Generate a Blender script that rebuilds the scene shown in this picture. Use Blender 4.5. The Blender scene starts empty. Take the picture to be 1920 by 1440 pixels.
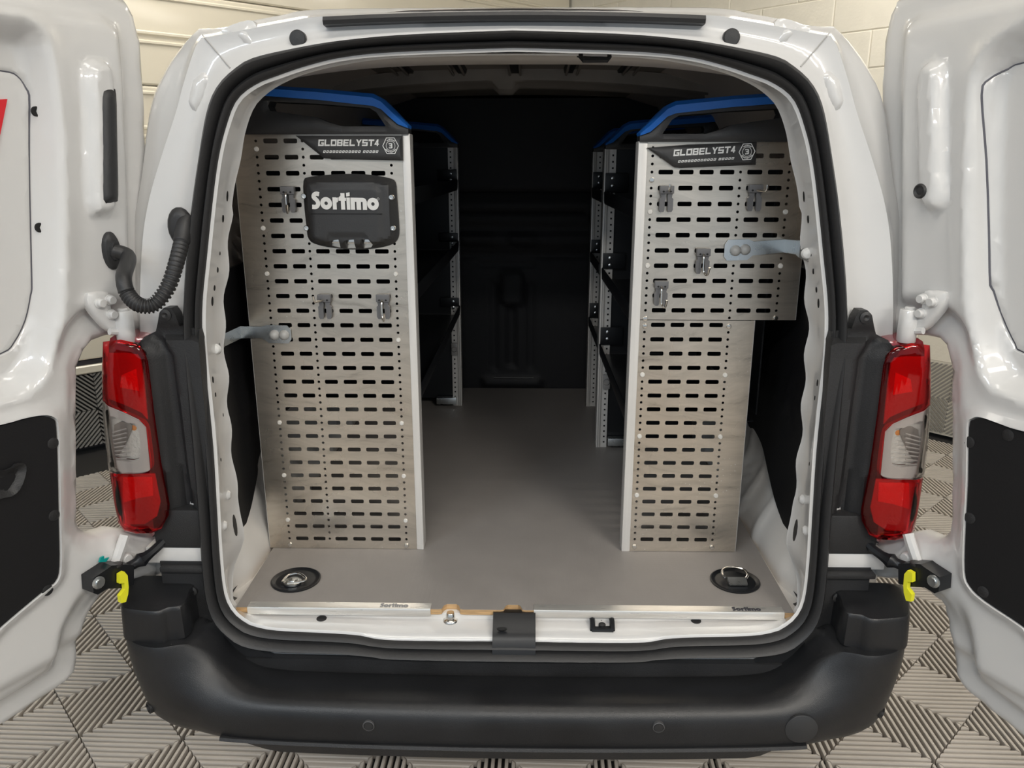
import bpy, bmesh, math, random
import numpy as np
from mathutils import Vector, Matrix
from mathutils.geometry import delaunay_2d_cdt
random.seed(7)
S = bpy.context.scene
COL = S.collection
# ------------------------------------------------------------------ camera
FOC, TH, PS = 1455.0, math.radians(15.65), math.radians(1.1)
CAM = np.array([.028, 0.0, 1.52])
cd = bpy.data.cameras.new('camera'); cam = bpy.data.objects.new('camera', cd); COL.objects.link(cam)
cd.sensor_width = 36.0; cd.lens = FOC / 1920 * 36.0; cd.clip_start = .02
cam.location = CAM; cam.rotation_euler = (math.pi / 2 - TH, 0, PS)
S.camera = cam
# ------------------------------------------------------------------ world, light, exposure
S.view_settings.view_transform = 'Standard'; S.view_settings.look = 'None'
S.view_settings.gamma = 1.0; S.view_settings.use_curve_mapping = False
S.view_settings.exposure = 0.08
W = bpy.data.worlds.new('daylight'); S.world = W; W.use_nodes = True
W.node_tree.nodes['Background'].inputs[0].default_value = (.78, .89, 1.0, 1)
W.node_tree.nodes['Background'].inputs[1].default_value = 0.58
LIGHTS = [  # ceiling battens: x, y, power, colour
    (-2.4, -1.6, 46, (.74, .87, 1)), (-.4, -1.9, 62, (1, .97, .92)), (2.1, -1.9, 105, (1, .94, .85)), (1.9, -.6, 15, (1, .94, .85)),  # first batten tinted cool, standing in for daylight from the left
    (-3.2, 1.6, 4, (1, .96, .90)), (0.0, .8, 8, (1, .95, .88)), (3.2, 1.6, 5, (1, .95, .88)),
    (-2.0, 3.9, 22, (1, .95, .86)), (2.0, 4.0, 22, (1, .95, .86))]
CEIL = 3.35

# ------------------------------------------------------------------ measuring helpers (a pixel of the 1920x1440 frame and a known plane give a point)
RV = np.array([math.cos(PS), math.sin(PS), 0]); HV = np.array([-math.sin(PS), math.cos(PS), 0])
FWV = HV * math.cos(TH) + np.array([0, 0, -math.sin(TH)]); UV_ = HV * math.sin(TH) + np.array([0, 0, math.cos(TH)])
def ray(x, y): return FWV + RV * (x - 960) / FOC - UV_ * (y - 720) / FOC
def at(x, y, X=None, Y=None, Z=None):
    d = ray(x, y); i, v = (0, X) if X is not None else (1, Y) if Y is not None else (2, Z)
    return CAM + d * (v - CAM[i]) / d[i]
def atp(x, y, p0, n):
    d = ray(x, y); return CAM + d * (np.dot(np.array(p0) - CAM, n) / np.dot(d, n))
def xz(pts, Y): return [(at(x, y, Y=Y)[0], at(x, y, Y=Y)[2]) for x, y in pts]

# ------------------------------------------------------------------ materials
MATS = {}
def mat(name, col, rough=.5, metal=0., coat=0., bump=0., bscale=200., vary=0., vscale=8., spec=.5, stretch=None, trans=0., emit=None, estr=0.):
    if name in MATS: return MATS[name]
    m = bpy.data.materials.new(name); m.use_nodes = True; nt = m.node_tree; b = nt.nodes['Principled BSDF']
    I = b.inputs
    I['Base Color'].default_value = (*col, 1); I['Roughness'].default_value = rough; I['Metallic'].default_value = metal
    I['Coat Weight'].default_value = coat; I['Coat Roughness'].default_value = .06; I['Specular IOR Level'].default_value = spec
    if trans: I['Transmission Weight'].default_value = trans
    if emit: I['Emission Color'].default_value = (*emit, 1); I['Emission Strength'].default_value = estr
    if bump or vary:
        tc = nt.nodes.new('ShaderNodeTexCoord'); mp = nt.nodes.new('ShaderNodeMapping')
        nt.links.new(tc.outputs['Object'], mp.inputs[0])
        if stretch: mp.inputs['Scale'].default_value = stretch
    if vary:
        n = nt.nodes.new('ShaderNodeTexNoise'); n.inputs['Scale'].default_value = vscale; n.inputs['Detail'].default_value = 6
        nt.links.new(mp.outputs[0], n.inputs['Vector'])
        r = nt.nodes.new('ShaderNodeMapRange'); r.inputs['From Min'].default_value = .3; r.inputs['From Max'].default_value = .7
        r.inputs['To Min'].default_value = 1 - vary; r.inputs['To Max'].default_value = 1 + vary
        nt.links.new(n.outputs['Fac'], r.inputs['Value'])
        mx = nt.nodes.new('ShaderNodeVectorMath'); mx.operation = 'SCALE'; mx.inputs[0].default_value = col
        nt.links.new(r.outputs[0], mx.inputs['Scale']); nt.links.new(mx.outputs[0], I['Base Color'])
        r2 = nt.nodes.new('ShaderNodeMapRange'); r2.inputs['To Min'].default_value = max(rough - .1, 0.02); r2.inputs['To Max'].default_value = min(rough + .12, 1)
        nt.links.new(n.outputs['Fac'], r2.inputs['Value']); nt.links.new(r2.outputs[0], I['Roughness'])
    if bump:
        n2 = nt.nodes.new('ShaderNodeTexNoise'); n2.inputs['Scale'].default_value = bscale; n2.inputs['Detail'].default_value = 3
        nt.links.new(mp.outputs[0], n2.inputs['Vector'])
        bp = nt.nodes.new('ShaderNodeBump'); bp.inputs['Strength'].default_value = bump; bp.inputs['Distance'].default_value = .002
        nt.links.new(n2.outputs['Fac'], bp.inputs['Height']); nt.links.new(bp.outputs[0], I['Normal'])
    MATS[name] = m; return m
def lens_mat(name, tint, rough=.03):
    m = bpy.data.materials.new(name); m.use_nodes = True; nt = m.node_tree; nt.nodes.clear()
    o = nt.nodes.new('ShaderNodeOutputMaterial'); t = nt.nodes.new('ShaderNodeBsdfTransparent'); t.inputs[0].default_value = (*tint, 1)
    g = nt.nodes.new('ShaderNodeBsdfGlossy'); g.inputs['Roughness'].default_value = rough
    f = nt.nodes.new('ShaderNodeFresnel'); f.inputs[0].default_value = 1.5
    mx = nt.nodes.new('ShaderNodeMixShader'); nt.links.new(f.outputs[0], mx.inputs[0]); nt.links.new(t.outputs[0], mx.inputs[1]); nt.links.new(g.outputs[0], mx.inputs[2])
    nt.links.new(mx.outputs[0], o.inputs[0]); MATS[name] = m; return m
WHITE = mat('white_paint', (.65, .645, .635), .32, coat=.9)
WHITE_IN = mat('white_paint_inside', (.74, .72, .69), .38, coat=.3, vary=.04, vscale=5)
ROOFSHADE = mat('shaded_roof_paint', (.24, .215, .19), .55, vary=.15)  # pale roof paint, with the shade under the roof put into its colour
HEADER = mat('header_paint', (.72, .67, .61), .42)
RUBBER = mat('black_rubber', (.022, .022, .023), .48, bump=.15, bscale=500)
PLAST = mat('black_textured_plastic', (.018, .018, .019), .5, bump=.35, bscale=420, vary=.25, vscale=6)
BUMP = mat('bumper_plastic', (.012, .0125, .014), .38, bump=.2, bscale=600, vary=.25, vscale=7)
LINER = mat('black_liner', (.008, .008, .009), .5, spec=.35, bump=.2, bscale=300)
BULK = mat('black_bulkhead', (.008, .008, .010), .55, spec=.4, bump=.3, bscale=500)
CAPB = mat('black_moulded_plastic', (.030, .030, .031), .45, bump=.3, bscale=700)
BLUE = mat('blue_plastic', (.012, .15, .58), .42, bump=.12, bscale=600)
GREYP = mat('grey_plastic', (.13, .13, .135), .45)
STEEL = mat('polished_steel', (.72, .70, .66), .16, metal=1.)
ZINC = mat('zinc_plated_steel', (.62, .65, .66), .28, metal=1., vary=.05, vscale=30)
SHELF = mat('black_powder_coat', (.009, .010, .012), .36, spec=.35)
ALU = mat('aluminium_profile', (.70, .68, .65), .36, metal=.2, vary=.03, vscale=3, stretch=(40, 40, 1))
ALUP = mat('brushed_aluminium_strip', (.80, .78, .74), .3, metal=.7, vary=.05, vscale=6, stretch=(2, 40, 40))
PLYTOP = mat('grey_phenolic_floor', (.275, .255, .24), .5, bump=.1, bscale=900, vary=.05, vscale=12)
PLYEDGE = mat('plywood_edge', (.52, .33, .16), .6, vary=.25, vscale=30, stretch=(1, 1, 20))
RIB = mat('taupe_floor_plastic', (.50, .455, .405), .48, vary=.08, vscale=4)
RIBD = mat('grey_wall_plastic', (.30, .285, .26), .5, vary=.06, vscale=4)
RIBBASE = mat('dark_gap_plastic', (.018, .017, .016), .8)
CREAM = mat('cream_door_panel', (.80, .74, .61), .30, coat=.4)
BLOCK = mat('cream_painted_block', (.83, .79, .69), .75, bump=.6, bscale=60, vary=.03, vscale=9)
MORTAR = mat('painted_mortar', (.80, .76, .66), .85, bump=.8, bscale=90)
CEILM = mat('white_ceiling', (.75, .73, .70), .8)
DARKLINE = mat('dark_gasket', (.02, .018, .024), .6)
DRED = mat('dark_red_plastic', (.22, .008, .016), .2, coat=.6)
REDREF = mat('red_reflector', (.50, .03, .06), .3, bump=.6, bscale=160, spec=.8)
REDHOT = mat('red_prism_reflector', (.98, .16, .12), .2, bump=.9, bscale=220, spec=1.)
CLEARREF = mat('silver_reflector', (.86, .84, .80), .2, metal=.35, bump=.8, bscale=150)
CLEARRIM = mat('frosted_clear_plastic', (.56, .52, .50), .25, coat=.7)
AMBER = mat('amber_bulb', (.75, .25, .03), .2)
YELLOW = mat('yellow_plastic', (.83, .80, .03), .4)
TEAL = mat('teal_plastic', (.0, .30, .28), .4)
PRINT = mat('white_print', (.80, .80, .78), .5)
DPRINT = mat('dark_print', (.05, .05, .06), .5)
STICKER = mat('red_sticker', (.65, .02, .03), .35)
DARKHOLE = mat('dark_hole', (.006, .006, .006), .8)
LAMPON = mat('lamp_tube', (1, 1, 1), .5, emit=(1, .95, .86), estr=6.)
REDLENS = lens_mat('red_lens', (.95, .09, .12)); CLEARLENS = lens_mat('clear_lens', (.97, .96, .95))
def panel_alu():
    m = bpy.data.materials.new('worn_aluminium_sheet'); m.use_nodes = True; nt = m.node_tree; b = nt.nodes['Principled BSDF']; L = nt.links.new
    b.inputs['Metallic'].default_value = .88
    tc = nt.nodes.new('ShaderNodeTexCoord'); mp = nt.nodes.new('ShaderNodeMapping'); mp.inputs['Rotation'].default_value = (0, .35, 0); mp.inputs['Scale'].default_value = (3, 1, 26)
    L(tc.outputs['Object'], mp.inputs[0])
    dis = nt.nodes.new('ShaderNodeTexNoise'); dis.inputs['Scale'].default_value = 4; L(tc.outputs['Object'], dis.inputs['Vector'])
    ad = nt.nodes.new('ShaderNodeVectorMath'); ad.operation = 'MULTIPLY_ADD'; ad.inputs[1].default_value = (1.2, 1.2, 4.0)
    L(dis.outputs['Color'], ad.inputs[0]); L(mp.outputs[0], ad.inputs[2])
    sc = nt.nodes.new('ShaderNodeTexNoise'); sc.inputs['Scale'].default_value = 1.6; sc.inputs['Detail'].default_value = 8; sc.inputs['Roughness'].default_value = .7; L(ad.outputs[0], sc.inputs['Vector'])
    bl = nt.nodes.new('ShaderNodeTexNoise'); bl.inputs['Scale'].default_value = 5; bl.inputs['Detail'].default_value = 4; L(tc.outputs['Object'], bl.inputs['Vector'])
    vo = nt.nodes.new('ShaderNodeTexVoronoi'); vo.inputs['Scale'].default_value = 95; L(tc.outputs['Object'], vo.inputs['Vector'])
    sp = nt.nodes.new('ShaderNodeMapRange'); sp.inputs['From Min'].default_value = .10; sp.inputs['From Max'].default_value = .16; sp.inputs['To Min'].default_value = 1; sp.inputs['To Max'].default_value = 0; L(vo.outputs['Distance'], sp.inputs['Value'])
    gate = nt.nodes.new('ShaderNodeMapRange'); gate.inputs['From Min'].default_value = .56; gate.inputs['From Max'].default_value = .64; L(bl.outputs['Fac'], gate.inputs['Value'])
    spg = nt.nodes.new('ShaderNodeMath'); spg.operation = 'MULTIPLY'; L(sp.outputs[0], spg.inputs[0]); L(gate.outputs[0], spg.inputs[1])
    cr = nt.nodes.new('ShaderNodeValToRGB'); e = cr.color_ramp.elements
    e[0].position = .25; e[0].color = (.34, .30, .255, 1); e[1].position = .62; e[1].color = (.70, .635, .55, 1); e.new(.42).color = (.60, .545, .47, 1)
    L(sc.outputs['Fac'], cr.inputs[0])
    mx = nt.nodes.new('ShaderNodeMixRGB'); mx.inputs[2].default_value = (.86, .84, .80, 1); L(spg.outputs[0], mx.inputs[0]); L(cr.outputs[0], mx.inputs[1]); L(mx.outputs[0], b.inputs['Base Color'])
    rr = nt.nodes.new('ShaderNodeMapRange'); rr.inputs['To Min'].default_value = .16; rr.inputs['To Max'].default_value = .42; L(bl.outputs['Fac'], rr.inputs['Value']); L(rr.outputs[0], b.inputs['Roughness'])
    return m
PANEL = panel_alu()

# ------------------------------------------------------------------ mesh helpers
class MB:
    def __init__(s): s.v = []; s.f = []
    def add(s, vs, fs):
        o = len(s.v); s.v += [tuple(map(float, p)) for p in vs]; s.f += [tuple(i + o for i in f) for f in fs]; return s
    def box(s, x0, x1, y0, y1, z0, z1, ch=0.):
        if ch <= 0:
            return s.add([(x0,y0,z0),(x1,y0,z0),(x1,y1,z0),(x0,y1,z0),(x0,y0,z1),(x1,y0,z1),(x1,y1,z1),(x0,y1,z1)],
                         [(0,3,2,1),(4,5,6,7),(0,1,5,4),(1,2,6,5),(2,3,7,6),(3,0,4,7)])
        bm = bmesh.new(); bmesh.ops.create_cube(bm, size=1)
        for v in bm.verts: v.co = Vector(((x0+x1)/2 + v.co.x*(x1-x0), (y0+y1)/2 + v.co.y*(y1-y0), (z0+z1)/2 + v.co.z*(z1-z0)))
        bmesh.ops.bevel(bm, geom=bm.edges[:], offset=ch, segments=2, affect='EDGES', profile=.6)
        bm.verts.index_update(); s.add([v.co for v in bm.verts], [[v.index for v in f.verts] for f in bm.faces]); bm.free(); return s
    def loft(s, loops, closed=True, cap0=False, cap1=False, wrap=False):
        n = len(loops[0]); o = len(s.v)
        for l in loops: s.v += [tuple(map(float, p)) for p in l]
        m = len(loops); R = range(m if wrap else m - 1)
        for j in R:
            a = o + j * n; b = o + ((j + 1) % m) * n
            for i in range(n if closed else n - 1):
                k = (i + 1) % n; s.f.append((a + i, a + k, b + k, b + i))
        if cap0: s.f.append(tuple(o + i for i in reversed(range(n))))
        if cap1: s.f.append(tuple(o + (m - 1) * n + i for i in range(n)))
        return s
    def prism(s, poly, d0, d1, plane='xz'):
        def M(p, d): return (p[0], d, p[1]) if plane == 'xz' else (p[0], p[1], d) if plane == 'xy' else (d, p[0], p[1])
        a = [M(p, d0) for p in poly]; b = [M(p, d1) for p in poly]
        return s.loft([a, b], True, True, True)
    def tube(s, path, r, n=10, caps=True):
        P = [Vector(p) for p in path]; rs = r if isinstance(r, (list, tuple)) else [r] * len(P)
        up = None; loops = []
        for i, p in enumerate(P):
            t = (P[min(i + 1, len(P) - 1)] - P[max(i - 1, 0)]).normalized()
            if up is None:
                a = Vector((0, 0, 1)) if abs(t.z) < .9 else Vector((1, 0, 0)); up = (a - t * a.dot(t)).normalized()
            else: up = (up - t * up.dot(t)).normalized()
            sd = t.cross(up)
            loops.append([p + (up * math.cos(q) + sd * math.sin(q)) * rs[i] for q in (2 * math.pi * k / n for k in range(n))])
        return s.loft(loops, True, caps, caps)
    def lathe(s, prof, c, axis='y', n=20, cap=True):
        c = Vector(c); loops = []
        for r, d in prof:
            l = []
            for k in range(n):
                q = 2 * math.pi * k / n; a, b = r * math.cos(q), r * math.sin(q)
                l.append(c + (Vector((a, d, b)) if axis == 'y' else Vector((a, b, d)) if axis == 'z' else Vector((d, a, b))))
            loops.append(l)
        return s.loft(loops, True, cap, cap)
    def obj(s, name, m, parent=None, smooth=40, xf=None):
        me = bpy.data.meshes.new(name); me.from_pydata(s.v, [], s.f)
        bm = bmesh.new(); bm.from_mesh(me); bmesh.ops.recalc_face_normals(bm, faces=bm.faces[:]); bm.to_mesh(me); bm.free()
        if xf is not None: me.transform(xf)
        return link(name, me, m, parent, smooth)
def link(name, me, m, parent=None, smooth=40):
    me.materials.clear(); me.materials.append(m)
    if smooth:
        me.polygons.foreach_set('use_smooth', [True] * len(me.polygons)); me.set_sharp_from_angle(angle=math.radians(smooth))
    o = bpy.data.objects.new(name, me); COL.objects.link(o)
    if parent is not None:
        o.parent = parent
        if parent.type == 'EMPTY': o.matrix_parent_inverse = Matrix.Translation(parent.location).inverted()
    return o
def tag(o, label=None, cat=None, group=None, kind=None):
    for k, v in (('label', label), ('category', cat), ('group', group), ('kind', kind)):
        if v: o[k] = v
    return o
def empty(name, loc=(0, 0, 0)):
    o = bpy.data.objects.new(name, None); COL.objects.link(o); o.location = loc; o.empty_display_size = .05; return o
def inside(pts, loops):
    p = np.asarray(pts, float); r = np.zeros(len(p), bool)
    for l in loops:
        a = np.asarray(l, float); b = np.roll(a, -1, 0)
        for (x0, y0), (x1, y1) in zip(a, b):
            if y0 == y1: continue
            c = ((y0 > p[:, 1]) != (y1 > p[:, 1])) & (p[:, 0] < (x1 - x0) * (p[:, 1] - y0) / (y1 - y0) + x0); r ^= c
    return r
def sdf(pts, poly):
    p = np.asarray(pts, float); a = np.asarray(poly, float); b = np.roll(a, -1, 0); d = np.full(len(p), 1e9)
    for s0, s1 in zip(a, b):
        e = s1 - s0; t = np.clip(((p - s0) @ e) / max(e @ e, 1e-12), 0, 1); d = np.minimum(d, np.linalg.norm(p - s0 - t[:, None] * e, axis=1))
    return np.where(inside(p, [poly]), d, -d)
def smooth01(a, b, x): t = np.clip((x - a) / (b - a), 0, 1); return t * t * (3 - 2 * t)
def catmull(pts, n=6, closed=True):
    P = [np.array(p, float) for p in pts]; out = []; m = len(P)
    for i in range(m if closed else m - 1):
        g = lambda k: P[k % m] if closed else P[min(max(k, 0), m - 1)]
        p0, p1, p2, p3 = g(i - 1), g(i), g(i + 1), g(i + 2)
        for k in range(n):
            t = k / n; out.append(tuple(.5 * (2*p1 + (p2-p0)*t + (2*p0-5*p1+4*p2-p3)*t*t + (3*p1-p0-3*p2+p3)*t**3)))
    if not closed: out.append(tuple(P[-1]))
    return out
def cdt(poly, holes=(), grid=None, feats=()):
    vs = []; es = []
    for l in [poly, *holes]:
        o = len(vs); vs += [Vector((p[0], p[1])) for p in l]; es += [(o + i, o + (i + 1) % len(l)) for i in range(len(l))]
    for l in feats:
        o = len(vs); k = inside(l, [poly]); vs += [Vector((p[0], p[1])) for p in l]
        es += [(o + i, o + (i + 1) % len(l)) for i in range(len(l)) if k[i] and k[(i + 1) % len(l)]]
    if grid:
        a = np.array(poly); x0, y0 = a.min(0); x1, y1 = a.max(0)
        g = np.array([(x, y) for x in np.arange(x0 + grid / 2, x1, grid) for y in np.arange(y0 + grid / 2, y1, grid)])
        k = sdf(g, poly) > grid * .45
        for h in holes: k &= sdf(g, h) < -grid * .3
        for h in feats: k &= np.abs(sdf(g, h)) > grid * .3
        vs += [Vector(p) for p in g[k]]
    V, E_, Fc, *_ = delaunay_2d_cdt(vs, es, [], 0, 1e-7)
    V = np.array([tuple(v) for v in V]); Fc = np.array([f for f in Fc]); c = V[Fc].mean(1); k = inside(c, [poly, *holes])
    return V, Fc[k]
def plate(name, poly, holes, fmap, t, m, parent=None, grid=None, smooth=40, back=None, feats=()):
    """triangulated plate: fmap(V)-> Nx3 front points; t = thickness vector (3) to the back"""
    V, Fc = cdt(poly, holes, grid, feats); A = np.asarray(fmap(V)); n = len(V)
    B = A + np.asarray(t) if back is None else np.asarray(back(V))
    cnt = {}
    for f in Fc:
        for i in range(3):
            a, b = int(f[i]), int(f[(i + 1) % 3]); cnt[(a, b)] = cnt.get((a, b), 0) + 1
    side = [(a, b) for (a, b) in cnt if (b, a) not in cnt]
    fs = [tuple(map(int, f)) for f in Fc] + [tuple(int(i) + n for i in reversed(f)) for f in Fc] + [(b, a, a + n, b + n) for a, b in side]
    mb = MB(); mb.add(np.vstack([A, B]), fs); return mb.obj(name, m, parent, smooth)
def rrect(x0, x1, z0, z1, r, n=4):
    out = []
    for cx, cz, a in ((x1 - r, z1 - r, 0), (x0 + r, z1 - r, 90), (x0 + r, z0 + r, 180), (x1 - r, z0 + r, 270)):
        for k in range(n + 1):
            q = math.radians(a + 90 * k / n); out.append((cx + r * math.cos(q), cz + r * math.sin(q)))
    return out
def circ(cx, cz, r, n=10): return [(cx + r * math.cos(2 * math.pi * k / n), cz + r * math.sin(2 * math.pi * k / n)) for k in range(n)]
def copy_tree(o, parent=None):
    c = o.copy(); COL.objects.link(c)
    if parent is not None: c.parent = parent
    for ch in o.children: copy_tree(ch, c)
    return c

# ================================================================== THE ROOM
CORNER = np.array([.36, 6.62]); WA = math.radians(47.0)
LDIR = np.array([-math.sin(WA), -math.cos(WA)])      # left wall runs from the corner towards the left and back
RDIR = np.array([math.cos(WA), -math.sin(WA)])       # right wall runs at a right angle to it
TILE = .411
def tile_mesh(name, m1, m2):
    """ribbed interlocking tile: four quadrants of diagonal ribs over a dark grid; x,y in the tile plane, top at z = 0"""
    mb = MB(); h = TILE / 2; NR = 16; p = 2 * h / NR; w = p * .52
    def clip(poly, a, b, c):           # keep a*x+b*y <= c
        out = []
        for i in range(len(poly)):
            P, Q = poly[i], poly[(i + 1) % len(poly)]; dp = a*P[0]+b*P[1]-c; dq = a*Q[0]+b*Q[1]-c
            if dp <= 0: out.append(P)
            if dp * dq < 0:
                t = dp / (dp - dq); out.append((P[0]+(Q[0]-P[0])*t, P[1]+(Q[1]-P[1])*t))
        return out
    g = .0016
    for sx in (1, -1):
        for sy in (1, -1):
            for k in range(NR):
                c = (k + .5) * p
                q = clip(clip([(g, g), (h - g, g), (h - g, h - g), (g, h - g)], 1, 1, c + w / 2), -1, -1, -(c - w / 2))
                if len(q) < 3: continue
                top = clip(clip(q, 1, 1, c + w * .38), -1, -1, -(c - w * .38))
                a = [(sx*x, sy*y, -.019) for x, y in q]
                if len(top) == len(q): b = [(sx*x, sy*y, 0) for x, y in top]; mid = [(sx*x, sy*y, -.003) for x, y in q]; mb.loft([a, mid, b], True, False, True)
                else: mb.loft([a, [(x, y, 0) for x, y, _ in a]], True, False, True)
    nr = len(mb.f)
    mb.box(-h + .0008, h - .0008, -h + .0008, h - .0008, -.024, -.0185)
    me = bpy.data.meshes.new(name); me.from_pydata(mb.v, [], mb.f)
    bm = bmesh.new(); bm.from_mesh(me); bmesh.ops.recalc_face_normals(bm, faces=bm.faces[:]); bm.to_mesh(me); bm.free()
    me.materials.append(m1); me.materials.append(m2)
    for i, pl in enumerate(me.polygons): pl.material_index = 1 if i >= nr else 0
    return me
floor = MB().box(-9.5, 9.5, -4.5, 8, -.06, -.0245).obj('floor', RIBBASE); tag(floor, kind='structure')
fm = tile_mesh('tile', RIB, RIBBASE)
cand = []
FA = math.radians(46.3); FL, FR = np.array([-math.sin(FA), -math.cos(FA)]), np.array([math.cos(FA), -math.sin(FA)])
anchor = np.array([-1.343, 2.226]) - CORNER; OL, OR = (anchor @ FL) % TILE, (anchor @ FR) % TILE      # where four ribbed tiles meet beside the van
e1, e2 = -LDIR, RDIR
for i in range(-29, 3):
    for j in range(-3, 29):
        c = CORNER + FL * ((-i - .5) * TILE + OL) + FR * ((j + .5) * TILE + OR)
        if (c - CORNER) @ LDIR < .215 or (c - CORNER) @ RDIR < .215: continue
        if not (-6.5 < c[0] < 6.5 and -2.6 < c[1] < 7.2): continue
        q = np.array([c[0], c[1], 0]) - CAM; dep = q @ FWV; vis = False
        if dep > .2:
            px, py = 960 + FOC * (q @ RV) / dep, 720 - FOC * (q @ UV_) / dep
            vis = -160 < px < 2080 and 560 < py < 1600 and not (abs(c[0]) < .55 and c[1] > 1.5) and (px < 360 or px > 1560 or py > 1300)
        cand.append((0 if vis else 1, np.hypot(*c), c))
cand.sort(key=lambda t: (t[0], t[1]))
ang = math.atan2(FR[1], FR[0])
rest = MB(); rmi = []
ct, st = math.cos(ang), math.sin(ang); tv = np.array([v.co[:] for v in fm.vertices]); tf = [tuple(p.vertices) for p in fm.polygons]; tm = [p.material_index for p in fm.polygons]
for k, (vis, _, c) in enumerate(cand):
    if k < 290:
        o = bpy.data.objects.new('tile', fm); COL.objects.link(o); o.parent = floor; o.location = (c[0], c[1], 0); o.rotation_euler = (0, 0, ang)
    else:
        w = np.column_stack([tv[:, 0]*ct - tv[:, 1]*st + c[0], tv[:, 0]*st + tv[:, 1]*ct + c[1], tv[:, 2]]); rest.add(w, tf); rmi += tm
me = bpy.data.meshes.new('tile_field'); me.from_pydata(rest.v, [], rest.f); me.materials.append(RIB); me.materials.append(RIBBASE); me.polygons.foreach_set('material_index', rmi)
o = bpy.data.objects.new('tile_field', me); COL.objects.link(o); o.parent = floor; o['kind'] = 'stuff'

def wall_pt(dirv, s, z, off=0.):       # s along the wall from the corner, off = out of the wall into the room
    nrm = RDIR if dirv is LDIR else LDIR
    p = CORNER + dirv * s + nrm * off; return (p[0], p[1], z)
def wall_box(mb, dirv, s0, s1, z0, z1, o0, o1, ch=0.):
    c = [wall_pt(dirv, s, z, o) for o in (o0, o1) for s in (s0, s1) for z in (z0, z1)]
    if ch:
        z0b, z1b = z0 + ch, z1 - ch; a = [wall_pt(dirv, s, z, o0) for s, z in ((s0, z0), (s1, z0), (s1, z1), (s0, z1))]
        b = [wall_pt(dirv, s, z, o1 - ch) for s, z in ((s0, z0), (s1, z0), (s1, z1), (s0, z1))]
        d = [wall_pt(dirv, s, z, o1) for s, z in ((s0 + ch, z0b), (s1 - ch, z0b), (s1 - ch, z1b), (s0 + ch, z1b))]
        return mb.loft([a, b, d], True, True, True)
    return mb.add(c, [(0,1,3,2),(4,6,7,5),(0,4,5,1),(2,3,7,6),(0,2,6,4),(1,5,7,3)])
HW, LW = CEIL, 11.6
wl = wall_box(MB(), LDIR, -.2, LW, 0, HW, -.2, -.03).obj('wall_left', MORTAR); tag(wl, kind='structure')
wr = wall_box(MB(), RDIR, -.2, LW, 0, HW, -.2, -.006).obj('wall_right', MORTAR); tag(wr, kind='structure')
# left: cream sectional door leaf built of wide horizontal panels with pressed ribs
z = .50
zs = [.50, .98, 1.46, 1.94, 2.42, 2.90, HW - .02]
for a, b in zip(zs[:-1], zs[1:]):
    mb = MB(); prof = [(a + .004, -.030), (a + .004, -.006), (a + .012, 0)]
    n = 1
    mid = (a + b) / 2
    for zz in (mid,):
        prof += [(zz - .035, 0), (zz - .028, .008), (zz - .018, .008), (zz - .010, -.004), (zz + .010, -.004), (zz + .018, .008), (zz + .028, .008), (zz + .035, 0)]
    prof += [(b - .05, 0), (b - .043, .008), (b - .033, .008), (b - .026, 0), (b - .012, 0), (b - .004, -.006), (b - .004, -.030)]
    mb.loft([[wall_pt(LDIR, s, zz, oo) for zz, oo in prof] for s in (.02, LW)], False)
    mb.obj('panel', CREAM, wl, 25)
wall_box(MB(), LDIR, .02, LW, .475, .50, -.03, -.004).obj('gasket', DARKLINE, wl)
wall_box(MB(), LDIR, .02, LW, .43, .475, -.03, .02, .006).obj('ledge', CREAM, wl)
# right: painted concrete blocks, coursed
bl = None
for r in range(15):
    z0 = .43 + r * .205
    if z0 > HW - .05: break
    z1 = min(z0 + .205, HW - .005); off = -.24 if r % 2 else 0.
    for k in range(25):
        s0 = .0 + off + k * .48; s1 = s0 + .48
        if s1 <= .05 or s0 > LW: continue
        pr = random.uniform(-.0025, .0025); mb = wall_box(MB(), RDIR, max(s0, .0) + .0015, s1 - .0015, z0 + .0015, z1 - .0015, -.03, pr, .005)
        mb.obj('block', BLOCK, wr, 25)
wall_box(MB(), RDIR, .0, LW, .0, .43, -.03, -.014).obj('plinth', DARKLINE, wr)
wall_box(MB(), LDIR, .0, LW, .0, .43, -.06, -.018).obj('plinth', DARKLINE, wl)
# ribbed tiles stood upright along the foot of both walls
wm = tile_mesh('wall_tile', RIBD, RIBBASE)
for dirv, par in ((LDIR, wl), (RDIR, wr)):
    nrm = RDIR if dirv is LDIR else LDIR
    for k in range(27):
        p = wall_pt(dirv, (k + .5) * TILE + .02, .014 + TILE / 2, .004)
        ex = Vector((dirv[0], dirv[1], 0)); ez = Vector((nrm[0], nrm[1], 0)); ey = ez.cross(ex)
        o = bpy.data.objects.new('tile', wm); COL.objects.link(o); o.parent = par
        o.matrix_local = Matrix.Translation(p) @ Matrix((ex, ey, ez)).transposed().to_4x4()
ce = MB().box(-9.5, 9.5, -2.6, 8, CEIL, CEIL + .1).obj('ceiling', CEILM); tag(ce, kind='structure')
for i, (x, y, pw, colr) in enumerate(LIGHTS):
    t = empty('ceiling_light', (x, y, CEIL - .09))
    tag(t, 'long white strip light mounted under the ceiling', 'light', 'strip lights under the ceiling')
    MB().box(x - .75, x + .75, y - .21, y + .21, CEIL - .05, CEIL - .001, .008).obj('casing', CEILM, t)
    for dy in (-.15, -.05, .05, .15): MB().tube([(x - .72, y + dy, CEIL - .068), (x + .72, y + dy, CEIL - .068)], .013, 8).obj('tube', LAMPON, t)
    ld = bpy.data.lights.new('strip_light', 'AREA'); ld.shape = 'RECTANGLE'; ld.size = 1.5; ld.size_y = .40; ld.energy = pw; ld.color = colr
    lo = bpy.data.objects.new('strip_light', ld); COL.objects.link(lo); lo.location = (x, y, CEIL - .10)

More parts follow.
